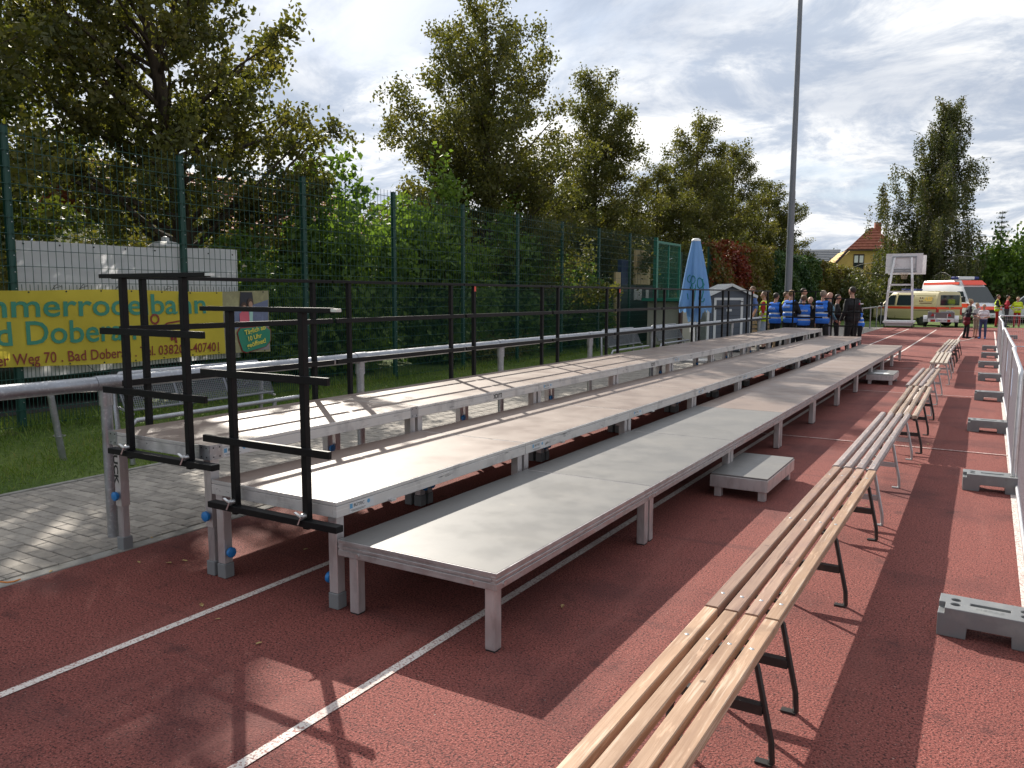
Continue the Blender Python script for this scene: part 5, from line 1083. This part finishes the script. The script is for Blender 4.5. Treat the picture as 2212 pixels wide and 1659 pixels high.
t3 = make_tree('slimmer lime tree right of the tallest one', (-13.2, 28.1, 0), 12, 10.3, 66, lambda t: 0.10+3.3*(1-t)**0.5*min(1, 0.62+t*1.2), 70000, 0.10, L_lime, 0.12, G, z0=0.13, el0=22, el1=55, trunk_r=0.15, twig=0.36, tw_len=0.32)
t4 = dup(t3, (-13.2, 40.4, 0), 2.1, 'lime tree fourth along the row, behind the parasol'); t4.scale = (1.12, 1.12, 1.06)
t5 = dup(t3, (-13.4, 47.6, 0), 4.0, 'lime tree between the parasol and the mast, fifth of the row'); t5.scale = (1.15, 1.15, 1.05)
t6 = dup(t3, (-13.2, 55.5, 0), 0.7, 'lime tree at the far end of the row behind the mast'); t6.scale = (1.35, 1.35, 0.92)
t7 = dup(t3, (-13.0, 34.2, 0), 1.3, 'short lime tree behind the parasol tip, between taller ones'); t7.scale = (1.0, 1.0, 0.74)
t0 = dup(t2, (-13.6, 2.2, 0), 5.2, 'lime tree at the left edge with only branches in the picture'); t0.scale = (1.25, 1.25, 1.05)
tb = make_tree('dark broad tree far behind the white banner', (-21.0, 9.5, 0), 21, 10.0, 36, lambda t: 0.6+3.6*(1-t)**0.5, 34000, 0.15, L_dark, 0.20, 'dark trees behind the car park', name='broad_tree', z0=0.10, el0=-8, el1=60, trunk_r=0.2)
x_ = dup(tb, (-20.0, 3.2, 0), 2.4, 'dark broad tree at the left edge behind the car park'); x_.scale = (1, 1, 0.95)
x_ = dup(tb, (-24.5, 17.0, 0), 4.4, 'dark broad tree behind the large lime, left of the tiled roof'); x_.scale = (0.9, 0.9, 0.62)
x_ = dup(tb, (-19.5, 44.0, 0), 1.1, 'dark tree filling the gap behind the parasol'); x_.scale = (1.0, 1.0, 0.72)
x_ = dup(tb, (-18.0, 33.0, 0), 3.1, 'dark tree filling the gap behind the kiosk'); x_.scale = (1.0, 1.0, 0.72)
x_ = dup(tb, (-17.0, 60.0, 0), 0.3, 'dark tree low behind the ivy hedge by the mast'); x_.scale = (1.0, 1.0, 0.62)
x_ = dup(tb, (-18.5, 24.0, 0), 5.3, 'dark tree low behind the bushes in the middle'); x_.scale = (1.0, 1.0, 0.55)
def shrub(label, loc, seed, rx, ry, h, n, leaf, lm, name='hazel_shrub', group=None, sig=0.16, stems=26, low=0.08):
    R = np.random.default_rng(seed); rg = random.Random(seed); root = thing(name, label, 'shrub', loc, 0, group); b = MB(); tw = []
    for k in range(stems):
        a = rg.uniform(0, 6.283); rr = math.sqrt(rg.random()); hh = h*(1-0.55*rr**2)*rg.uniform(0.72, 1.06); e = Vector((rx*rr*math.cos(a), ry*rr*math.sin(a), hh)); s = Vector((e.x*0.25, e.y*0.35, 0)); m_ = s.lerp(e, 0.5)+Vector((e.x*0.15, e.y*0.15, 0.1)); pts = [s, m_, e]; b.tube(pts, [0.022, 0.014, 0.005], 4, cap=False)
        for j in range(16):
            t = low+(1-low)*(j+rg.random())/16; q = (s.lerp(m_, t*2) if t < 0.5 else m_.lerp(e, t*2-1)); d = Vector((rg.gauss(0, 1), rg.gauss(0, 1), rg.gauss(0.1, 0.5))).normalized(); tw.append((q, q+d*rg.uniform(0.25, 0.65)*(1.1-0.5*t)))
        tw.append((m_.lerp(e, 0.8), e+Vector((rg.gauss(0, 0.05), rg.gauss(0, 0.05), 0.25))))
    b.build('stems', m_bark, root, fix=False); C, rnd = leaves_on(tw, n, sig, R, 0.05); C[:, 2] = np.maximum(C[:, 2], 0.05)
    leaf_cloud('foliage', C, leaf, lm, root, R, rnd); return root
GS = 'bushes behind the mesh fence'
s1 = shrub('tall bright green hazel bush right of the banner', (-12.0, 12.9, 0), 31, 1.2, 1.7, 4.9, 15000, 0.15, L_haz, group=GS)
s2_ = shrub('tall hazel bush below the tallest lime tree', (-11.9, 16.2, 0), 32, 1.2, 2.0, 4.8, 16000, 0.15, L_haz, group=GS)
a_ = dup(s2_, (-11.8, 19.7, 0), 3.1, 'dark green hazel bush in the middle of the fence'); a_.scale = (1, 1, 0.84)
a_ = dup(s1, (-11.9, 22.9, 0), 2.4, 'lower green bush left of the kiosk behind the fence'); a_.scale = (1, 1, 0.62)
a_ = dup(s1, (-12.3, 10.6, 0), 0.9, 'lower hazel bush directly behind the right end of the banner'); a_.scale = (0.85, 0.8, 0.62)
a_ = dup(s2_, (-14.6, 14.8, 0), 1.2, 'green bush behind the hazel bushes under the tiled roof'); a_.scale = (1.1, 1.1, 0.75)
sl_ = shrub('olive bush behind the dark car on the left', (-17.2, 6.6, 0), 35, 1.6, 2.6, 3.4, 12000, 0.15, L_gold, group=GS)
a_ = dup(sl_, (-17.4, 11.8, 0), 2.0, 'olive bush under the large lime tree'); a_.scale = (1, 1, 0.95)
a_ = dup(sl_, (-17.0, 1.6, 0), 4.0, 'olive bush at the left edge behind the road')
a_ = dup(sl_, (-14.6, 27.0, 0), 1.0, 'olive bush behind the kiosk'); a_.scale = (1, 1, 0.9)
wr_ = shrub('low wild flowers and weeds at the foot of the mesh fence', (-10.9, 17.2, 0), 37, 0.3, 2.0, 0.55, 2600, 0.07, L_gold, 'weeds', None, 0.07, 30)
# creeper covered fence
def creeper(label, y0, y1, x, h, n, lm, seed, leaf=0.16, ragged=0.25):
    R = np.random.default_rng(seed); root = thing('creeper_fence', label, 'hedge', (x, (y0+y1)/2, 0), 0, 'creeper covered fence along the field'); L = y1-y0
    y = R.uniform(-L/2, L/2, n); z = R.uniform(0.0, 1, n)**0.8*(h+ragged*np.sin(y*1.1+seed)+0.12*np.sin(y*3.7)); dx = 0.22*np.sin(y*2.1+z*1.7)*np.cos(z*2.3-y*0.7)+R.normal(0, 0.10, n)
    C = np.stack([dx, y, z], 1); top = R.random(n) < 0.06; C[top, 2] = h+np.abs(R.normal(0, 0.14, top.sum())); leaf_cloud('foliage', C, leaf, lm, root, R, np.clip(0.5+0.28*np.sin(y*0.9+z*1.3)+R.normal(0, 0.2, n), 0, 1))
    f = MB()
    for yy in np.arange(-L/2, L/2+0.1, 2.4): f.b2((-0.2, yy-0.03, 0), (-0.14, yy+0.03, h))
    f.b2((-0.19, -L/2, 0.02), (-0.15, L/2, h-0.15)); f.build('fence_core', m_green, root)
creeper('red autumn creeper on the fence beside the parasol', 32.0, 37.6, -9.75, 3.65, 9000, L_red, 41, 0.15)
creeper('olive and red creeper on the fence behind the shed', 37.6, 42.2, -9.75, 3.85, 7000, L_gold, 43, 0.15)
creeper('dark green ivy on the fence behind the floodlight mast', 42.2, 55.0, -9.75, 3.75, 16000, L_ivy, 42, 0.17)
creeper('yellowish green creeper on the fence right of the mast', 55.0, 76.0, -9.75, 3.65, 17000, L_gold, 44, 0.18)
# hanging birch
def birch(label, loc, h, seed, n):
    R = np.random.default_rng(seed); rg = random.Random(seed); root = thing('birch_tree', label, 'tree', loc, 0); b = MB(); tw = []
    tp = [Vector((1.1*(i/9)**2*1.0+rg.gauss(0, 0.06), 0.25*(i/9), h*0.93*i/9)) for i in range(10)]; b.tube(tp, [0.24*(1-i/9)**0.8+0.02 for i in range(10)], 8)
    for k in range(78):
        t = 0.07+0.91*((k+rg.random())/78)**1.1; i = min(int(t*9), 8); p = tp[i].lerp(tp[i+1], t*9-i); az = k*2.39996+rg.gauss(0, 0.3); L = (1.0+6.0*(1-t)**0.8)*rg.uniform(0.5, 1.10); el = math.radians(30+30*t); pts = [p]; d = Vector((math.cos(az)*math.cos(el), math.sin(az)*math.cos(el), math.sin(el)))
        for j in range(7): d = (d+Vector((0.03, 0, -0.13*(j/3)+rg.gauss(0, 0.04)))).normalized(); pts.append(pts[-1]+d*L/7)
        b.tube(pts, [0.05*(1-t)*(1-j/8)+0.008 for j in range(8)], 4, cap=False)
        for s in range(int(4+L*3.2)):
            f = rg.uniform(0.15, 1)*6.99; i = int(f); q = pts[i].lerp(pts[i+1], f-i); l2 = min(rg.uniform(0.6, 2.4)*(0.6+1.1*(1-t)), max(0.3, q.z-0.4)); e = q+Vector((rg.gauss(0.06, 0.12), rg.gauss(0, 0.12), -l2)); tw.append((q, e)); b.tube([q, q.lerp(e, 0.5)+Vector((0.06, 0, 0.05)), e], 0.006, 3, cap=False)
    b.build('trunk', mat('birch_bark', (0.30, 0.28, 0.25), 0.8, var=[((0.03, 0.03, 0.03), (3, 3, 12), 0.55, 0.65, 4)]), root, smooth=60, fix=False)
    C, rnd = leaves_on(tw, n, 0.13, R, 0.0); C[:, 2] = np.maximum(C[:, 2], 0.3); leaf_cloud('crown', C, 0.15, L_birch, root, R, rnd, droop=0.8); return root
pb_ = at_y(1992, 640, 66.0)
birch('large weeping birch behind the rescue van and basketball stand', (pb_.x, 66.0, 0), 16.6, 5, 105000)
# shrubs and trees at the right end
GR = 'bushes at the far end of the field'
def put(px, Y): return (at_y(px, 640, Y).x, Y, 0)
m1 = shrub('bright green maple bush at the right edge', put(2190, 70), 51, 3.6, 3.0, 6.4, 13000, 0.27, L_bright, 'maple_bush', GR, 0.30, 30)
a_ = dup(m1, put(2136, 74), 1.3, 'dull green bush right of the birch'); a_.scale = (0.8, 0.8, 0.72)
b1_ = shrub('olive brown bush between the birch and the bright maple', put(2158, 78), 52, 3.0, 3.0, 6.0, 10000, 0.26, L_gold, 'olive_bush', GR, 0.30, 26)
a_ = dup(m1, put(2225, 66), 4.0, 'bright green bush cut by the right edge of the picture'); a_.scale = (1, 1, 1.25)
d1_ = shrub('dark low bush behind the cream van', put(1905, 63), 53, 3.2, 1.6, 2.6, 9000, 0.20, L_birch, 'dark_bush', GR, 0.22, 26)
a_ = dup(d1_, put(1850, 60), 2.0, 'dark low bush behind the man in the black jacket'); a_.scale = (0.9, 0.9, 1.1)
a_ = dup(d1_, put(1958, 68), 3.0, 'dark bush under the birch'); a_.scale = (1.2, 1, 1.3)
a_ = dup(d1_, put(2070, 71), 1.0, 'dark bush behind the ambulance'); a_.scale = (1.3, 1, 1.5)
a_ = dup(d1_, put(2170, 64), 2.5, 'dark low hedge behind the paramedics'); a_.scale = (1.4, 1, 0.9)
a_ = dup(d1_, put(1915, 70), 1.9, 'tall dark bush left of the birch by the yellow house'); a_.scale = (1.0, 1, 1.9)
a_ = dup(d1_, put(2020, 69), 0.4, 'dark bush behind the backboard'); a_.scale = (1.3, 1, 1.4)
def conifer(label, loc, h, seed):
    R = np.random.default_rng(seed); rg = random.Random(seed); root = thing('young_conifer', label, 'tree', loc); b = MB(); b.tube([(0, 0, 0), (0, 0, h)], [0.12, 0.015], 6); tw = []
    for k in range(int(h*2.2)):
        z = h-0.25-k*0.46; 
        if z < 1: break
        for s in range(5):
            a = s*1.2566+k*0.6; L = 0.15+0.22*(h-z); e = Vector((L*math.cos(a), L*math.sin(a), z+L*0.25)); b.tube([(0, 0, z), e], [0.02, 0.006], 3, cap=False)
            for j in range(4): q = Vector((0, 0, z)).lerp(e, 0.4+0.2*j); tw.append((q, q+Vector((rg.gauss(0, 0.2), rg.gauss(0, 0.2), 0.05))))
    b.build('trunk', m_bark, root, fix=False); C, rnd = leaves_on(tw, 2600, 0.05, R); leaf_cloud('crown', C, 0.10, L_con, root, R, rnd); return root
pc_ = at_y(2166, 455, 88); conifer('thin young conifer against the sky at the right', (pc_.x, 88, 0), pc_.z, 61)
pc_ = at_y(2108, 560, 100); conifer('tiny conifer tip right of the birch', (pc_.x, 100, 0), pc_.z, 62)
fw = shrub('distant wooded hill behind the hedge', put(1790, 190), 71, 30, 10, 10.5, 12000, 0.7, L_dark, 'distant_wood', None, 1.0, 60); fw['category'] = 'wood'
# ------------------------------------------------------------------ people
def capsule(mb, a, b, ra, rb, n=9):
    a, b = Vector(a), Vector(b); d = b-a; L = d.length
    if L < 1e-4: return mb.ball(a, ra, 0, n, 6)
    d /= L; pts, rs = [], []
    for t in (-0.92, -0.6, 0): pts.append(a+d*ra*t); rs.append(ra*math.sqrt(1-t*t))
    for t in (0, 0.6, 0.92): pts.append(b+d*rb*t); rs.append(rb*math.sqrt(1-t*t))
    pts[3] = b+d*rb*0.001; return mb.tube(pts, rs, n)
_mats = {}
def cm(c, rough=0.8):
    if c not in _mats: _mats[c] = mat('cloth_%02d' % len(_mats), c, rough, 0, 0.3, var=[(tuple(v*0.72 for v in c), 11, 0.45, 0.7, 4, 0.6)])
    return _mats[c]
SKIN = (0.46, 0.26, 0.19); m_skin = mat('skin', SKIN, 0.55, 0, 0.4, var=[((0.40, 0.20, 0.14), 9, 0.45, 0.7, 3, 0.6)])
BLK = (0.012, 0.012, 0.014); VB = (0.035, 0.17, 0.66); HV = (0.58, 0.76, 0.04); REF = (0.60, 0.62, 0.64)
ARMS = {'down': ((0.27, 0.02, 1.13), (0.29, -0.08, 0.90)), 'front': ((0.26, 0.02, 1.13), (0.10, -0.27, 1.10)), 'cross': ((0.25, -0.05, 1.13), (-0.06, -0.22, 1.17)), 'up': ((0.27, -0.06, 1.14), (0.14, -0.26, 1.32)), 'back': ((0.27, 0.09, 1.13), (0.06, 0.18, 0.97)), 'hips': ((0.34, 0.06, 1.15), (0.20, -0.10, 1.00))}
def person(label, px, Y, head_y, face, top, legs, hair, arms=('down', 'down'), sleeve='short', shorts=False, vest=None, shoe=BLK, h=None, build=1.0, skirt=None, bun=False, lean=0.0, shoe2=None, stance=0.0, pos=None, nohair=False, group='people'):
    g = at_y(px, 640, Y) if pos is None else Vector(pos); dep = (Vector((g.x, g.y, 0))-Vector((0, 0, 0))).dot(Vector((CF.x, CF.y, 0)).normalized())
    if h is None: h = at_y(px, head_y, Y).z
    s = h/1.775; rz = math.atan2(face[1], face[0])+math.pi/2; root = thing('person', label, 'person', (g.x, g.y, 0), rz, group)
    caps = []                                               # (a, b, ra, rb, tag)
    def c(a, b, ra, rb, tg): caps.append((Vector(a)*s, Vector(b)*s, ra*s, rb*s, tg))
    B = build; ln = lambda z: -lean*max(0, z-0.95)
    for sx in (-1, 1):
        st = stance*sx; hip, kn, an = (sx*0.085, 0, 0.90), (sx*(0.10+0.02), -0.025+st*0.5, 0.49), (sx*0.115, 0.02+st, 0.085)
        c(hip, kn, 0.092*B, 0.066*B, 'legs')
        if shorts: c(kn, an, 0.056, 0.038, 'skin'); c((kn[0], kn[1], 0.58), (kn[0], kn[1], 0.50), 0.080, 0.083, 'legs')
        else: c(kn, an, 0.068*B, 0.052, 'legs')
        c((an[0], an[1]+0.02, 0.045), (an[0]+sx*0.03, an[1]-0.155, 0.034), 0.044, 0.036, 'shoe')
    c((-0.065, 0, 0.94), (0.065, 0, 0.94), 0.125*B, 0.125*B, 'legs')
    c((-0.06*B, ln(1.1), 1.08), (0.06*B, ln(1.1), 1.08), 0.128*B, 0.128*B, 'top'); c((-0.085*B, ln(1.28), 1.27), (0.085*B, ln(1.28), 1.27), 0.130*B, 0.130*B, 'top'); c((-0.13, ln(1.4), 1.40), (0.13, ln(1.4), 1.40), 0.078, 0.078, 'top')
    y0 = ln(1.5); c((0, y0, 1.43), (0, y0-0.015, 1.55), 0.060, 0.052, 'skin')
    hy = y0-0.025-lean*0.05; c((0, hy+0.012, 1.685), (0, hy-0.002, 1.655), 0.088, 0.088, 'head'); c((0, hy-0.012, 1.645), (0, hy-0.028, 1.595), 0.072, 0.056, 'head'); c((0, hy-0.080, 1.655), (0, hy-0.098, 1.632), 0.011, 0.016, 'head')
    for sx in (-1, 1):
        c((sx*0.086, hy+0.01, 1.66), (sx*0.088, hy+0.012, 1.63), 0.016, 0.012, 'head'); c((sx*0.032, hy-0.079, 1.665), (sx*0.033, hy-0.079, 1.665), 0.011, 0.011, 'eye'); c((sx*0.014, hy-0.083, 1.605), (0, hy-0.085, 1.604), 0.008, 0.008, 'lip')
        e, w = [Vector(v) for v in ARMS[arms[0 if sx < 0 else 1]]]; e.x *= sx; w.x *= sx; sh = Vector((sx*0.185, ln(1.4), 1.405)); e.y += ln(1.2); w.y += ln(1.2)
        c(sh, e, 0.056*B, 0.045*B, 'top' if sleeve != 'none' else 'skin'); c(e, w, 0.042*B if sleeve != 'long' else 0.048*B, 0.029 if sleeve != 'long' else 0.036, 'top' if sleeve == 'long' else 'skin')
        d = (w-e).normalized(); side = d.cross(Vector((0, 0, 1))); side = side.normalized() if side.length > 0.1 else Vector((1, 0, 0)); nrm = side.cross(d).normalized(); kn = w+d*0.075
        for k in (-1, 0, 1): c(w+d*0.01+side*0.010*k, kn+side*0.022*k, 0.018, 0.014, 'skin')
        for k, fl in ((-1.5, 0.055), (-0.5, 0.068), (0.5, 0.072), (1.5, 0.064)):
            m_ = kn+side*0.019*k+d*fl*0.5-nrm*0.008; c(kn+side*0.017*k, m_, 0.0105, 0.010, 'skin'); c(m_, m_+d*fl*0.4-nrm*0.022, 0.010, 0.0085, 'skin')
        th = side*(-sx); c(w+d*0.02+th*0.018, w+d*0.055+th*0.045-nrm*0.01, 0.013, 0.010, 'skin'); c(w+d*0.055+th*0.045-nrm*0.01, w+d*0.085+th*0.050-nrm*0.02, 0.010, 0.009, 'skin')
    if skirt: c((-0.05, 0, 0.90), (0.05, 0, 0.90), 0.15, 0.15, 'skirt'); c((-0.06, 0, 0.72), (0.06, 0, 0.72), 0.15, 0.15, 'skirt')
    mb = MB()
    for a, b, ra, rb, _ in caps: capsule(mb, a, b, ra, rb)
    o = mb.build('body', m_skin, root); md = o.modifiers.new('r', 'REMESH'); md.mode = 'VOXEL'; md.voxel_size = 0.0125*s; sm = o.modifiers.new('s', 'SMOOTH'); sm.factor = 0.5; sm.iterations = 2
    dg = bpy.context.evaluated_depsgraph_get(); dg.update(); me = bpy.data.meshes.new_from_object(o.evaluated_get(dg)); o.modifiers.clear(); o.data = me
    tags = ['skin', 'top', 'legs', 'shoe', 'eye', 'lip', 'skirt']; me.materials.clear()
    for m_ in (m_skin, cm(top), cm(legs), cm(shoe), m_ink, mat_lip, cm(skirt or legs)): me.materials.append(m_)
    n = len(me.polygons); P = np.empty(n*3); me.polygons.foreach_get('center', P); P = P.reshape(n, 3); best = np.full(n, 1e9); idx = np.zeros(n, np.int32)
    for a, b, ra, rb, tg in caps:
        A, D = np.array(a), np.array(b-a); L2 = D@D+1e-9; t = np.clip((P-A)@D/L2, 0, 1); dist = np.linalg.norm(P-A-t[:, None]*D, axis=1)-(ra+(rb-ra)*t)-(0.004 if tg in ('eye', 'lip') else 0)
        k = tags.index('skin' if tg == 'head' else tg); w_ = dist < best; best[w_] = dist[w_]; idx[w_] = k
    me.polygons.foreach_set('material_index', idx); me.polygons.foreach_set('use_smooth', [True]*n); me.update()
    V = np.empty(len(me.vertices)*3); me.vertices.foreach_get('co', V); V = V.reshape(-1, 3); NN = np.empty(len(me.vertices)*3); me.vertex_normals.foreach_get('vector', NN); NN = NN.reshape(-1, 3)
    pol = [tuple(p.vertices) for p in me.polygons]
    def shell(name, sel, off, mats, mi=None):
        used = sorted({v for i in np.nonzero(sel)[0] for v in pol[i]}); mp = {v: k for k, v in enumerate(used)}; b = MB(); b.v = [tuple(V[v]+NN[v]*off*s) for v in used]; ii = np.nonzero(sel)[0]; b.f = [tuple(mp[v] for v in pol[i]) for i in ii]; b.m = [0]*len(ii) if mi is None else [int(mi[i]) for i in ii]
        oo = b.build(name, mats, root, fix=False); oo.data.polygons.foreach_set('use_smooth', [True]*len(oo.data.polygons)); return oo
    z = P[:, 2]/s; yy = P[:, 1]/s-hy; hd = (z > 1.50)
    if hair is not None:
        cut = 1.715-np.clip(yy+0.02, 0, 0.09)*1.15 if not bun else 1.70-np.clip(yy+0.05, 0, 0.09)*2.0
        hs_ = hd & (z > cut) & ~((yy < -0.055) & (z < 1.715)) & (np.abs(P[:, 0])/s < 0.088)
        if not nohair: shell('hair', hs_, 0.012 if bun else 0.007, cm(hair, 0.6))
        if bun: MB().ball((0, (hy+0.075)*s, 1.75*s), 0.045*s, 0, 10, 7).build('hair_bun', cm(hair, 0.6), root, smooth=80)
    if vest:
        tor = (idx == 1) & (z > 0.90) & (z < 1.47) & (np.abs(P[:, 0])/s < 0.185) | (idx == 2) & (z > 0.86)
        zb = (np.abs(z-1.02) < 0.028) | (np.abs(z-1.15) < 0.028); shell('vest', tor, 0.016, [cm(vest), cm(REF, 0.4)], zb)
        if vest == VB:
            bk = MB(); put_text(bk, 'ORDNER', (0.125*s, (0.165+ln(1.3))*s, 1.27*s), (-1, 0, 0), (0, 0, 1), 0.25*s, 0.055*s, 0, 0.02, lambda q: Vector((q.x, q.y-0.35*q.x*q.x/s, q.z))); bk.build('vest_lettering', cm(REF, 0.4), root)
    return root
mat_lip = mat('lip', (0.36, 0.13, 0.11), 0.5)
BR, DK, BL, GY = (0.13, 0.08, 0.05), (0.035, 0.027, 0.022), (0.36, 0.26, 0.15), (0.26, 0.20, 0.16)
RT, LF, AW, TW = (CR.x, CR.y), (-CR.x, -CR.y), (CF.x, CF.y), (-CF.x, -CF.y)
def mixd(a, b, t): return (a[0]*(1-t)+b[0]*t, a[1]*(1-t)+b[1]*t)
person('person with brown hair half hidden behind the grey shed', 1627, 26.6, 618, LF, (0.10, 0.16, 0.40), (0.10, 0.11, 0.14), BR)
person('person in a yellow safety vest over a red shirt, looking left', 1652, 25.6, 629, mixd(LF, AW, 0.35), (0.36, 0.02, 0.02), (0.36, 0.43, 0.50), BR, vest=HV, shorts=True)
person('person in a blue vest over long black sleeves, left of the steward group', 1676, 24.8, 632, mixd(RT, AW, 0.4), BLK, BLK, DK, ('front', 'front'), 'long', vest=VB)
person('broad person in a blue vest with short black sleeves, hands held up front', 1709, 24.4, 626, mixd(RT, AW, 0.35), BLK, BLK, (0.20, 0.12, 0.06), ('up', 'up'), vest=VB, build=1.16)
person('person with a yellow vest mostly hidden behind the broad steward', 1697, 26.6, 630, mixd(RT, TW, 0.3), (0.36, 0.02, 0.02), BLK, BR, vest=HV)
person('shorter person in a blue vest seen from behind in the steward group', 1737, 24.5, 637, mixd(AW, RT, 0.25), BLK, BLK, BR, ('front', 'down'), vest=VB, build=1.1)
person('tall person with short dark hair behind the steward group', 1734, 27.4, 622, mixd(RT, TW, 0.3), (0.10, 0.12, 0.16), BLK, DK, ('down', 'front'))
person('bald person half hidden right of the shorter steward', 1752, 26.4, 641, mixd(LF, TW, 0.4), (0.24, 0.20, 0.16), BLK, GY, ('cross', 'down'), nohair=True)
person('person with a shaved head in a blue vest, facing the denim jacket', 1778, 24.5, 627, mixd(RT, AW, 0.45), BLK, (0.018, 0.018, 0.02), GY, ('front', 'front'), vest=VB, build=1.08)
person('bald person in a faded denim jacket and grey trousers', 1794, 25.4, 631, mixd(LF, AW, 0.35), (0.10, 0.22, 0.30), (0.26, 0.28, 0.30), GY, ('down', 'back'), 'long', nohair=True, build=1.05)
person('person in black with black curly hair holding papers', 1809, 26.6, 635, mixd(RT, TW, 0.3), BLK, BLK, DK, ('front', 'front'), 'long')
pj = person('tall person in a black jacket with a small logo on the back', 1842, 24.7, 619, mixd(AW, LF, 0.3), BLK, BLK, DK, ('front', 'down'), 'long', build=1.22)
MB().box((-0.07, 0.195, 1.46), (0.045, 0.004, 0.045)).build('jacket_badge', cm((0.45, 0.03, 0.06)), pj); b = MB(); b.box((-0.165, 0.19, 1.462), (0.13, 0.004, 0.035)); b.bar((-0.10, 0.193, 1.48), (-0.08, 0.193, 1.56), 0.012, 0.008); b.build('jacket_print', cm(REF, 0.4), pj)
person('person in a blue vest and black trousers leaning behind the black jacket', 1862, 26.2, 648, mixd(LF, AW, 0.3), BLK, BLK, DK, ('front', 'front'), vest=VB, lean=0.25)
person('person in a black jacket and dark red skirt with a blond bun', 2092, 36.7, 646, mixd(RT, TW, 0.25), (0.020, 0.018, 0.026), BLK, BL, ('front', 'front'), 'long', skirt=(0.12, 0.012, 0.02), bun=True, lean=0.18, stance=0.05)
person('child in a grey shirt and beige shorts', 2112, 37.3, 654, mixd(RT, TW, 0.6), (0.36, 0.36, 0.37), (0.28, 0.23, 0.17), BL, ('front', 'front'), shorts=True, shoe=(0.10, 0.02, 0.02))
person('child in a white shirt and blue jeans with blue shoes', 2128, 36.7, 657, mixd(LF, TW, 0.5), (0.68, 0.66, 0.70), (0.05, 0.07, 0.15), BL, ('front', 'front'), shoe=(0.03, 0.14, 0.38))
person('paramedic in a red and yellow jacket with folded arms', 2156, 51.5, 636, mixd(RT, TW, 0.4), (0.03, 0.03, 0.04), (0.36, 0.02, 0.02), BR, ('cross', 'cross'), 'long', vest=HV)
person('paramedic in a plain red shirt and dark trousers', 2177, 51.2, 637, mixd(RT, TW, 0.3), (0.36, 0.012, 0.03), (0.05, 0.05, 0.06), DK, ('front', 'front'), 'short')
person('paramedic in a bright yellow jacket at the right edge', 2200, 51.0, 641, mixd(LF, TW, 0.6), (0.50, 0.62, 0.04), (0.34, 0.02, 0.02), BL, ('hips', 'front'), 'long', vest=HV)
person('person in a red jacket behind the mesh fence near the kiosk', 1341, 25.2, 655, mixd(LF, TW, 0.6), (0.40, 0.02, 0.025), BLK, BR, ('up', 'down'), 'long', pos=(at_x(1341, 640, -11.6).x, at_x(1341, 640, -11.6).y, 0), h=at_x(1341, 656, -11.6).z)
person('person in a cap half hidden behind the fence gate', 1395, 26, 660, TW, (0.06, 0.07, 0.09), BLK, GY, ('front', 'front'), 'long', pos=(at_x(1396, 640, -11.4).x, at_x(1396, 640, -11.4).y, 0), h=at_x(1396, 664, -11.4).z)
person('person in a blue jacket behind the tall green gate', 1420, 28, 660, mixd(RT, TW, 0.6), (0.10, 0.16, 0.28), BLK, DK, ('up', 'front'), 'long', pos=(at_x(1421, 640, -11.3).x, at_x(1421, 640, -11.3).y, 0), h=at_x(1421, 660, -11.3).z)
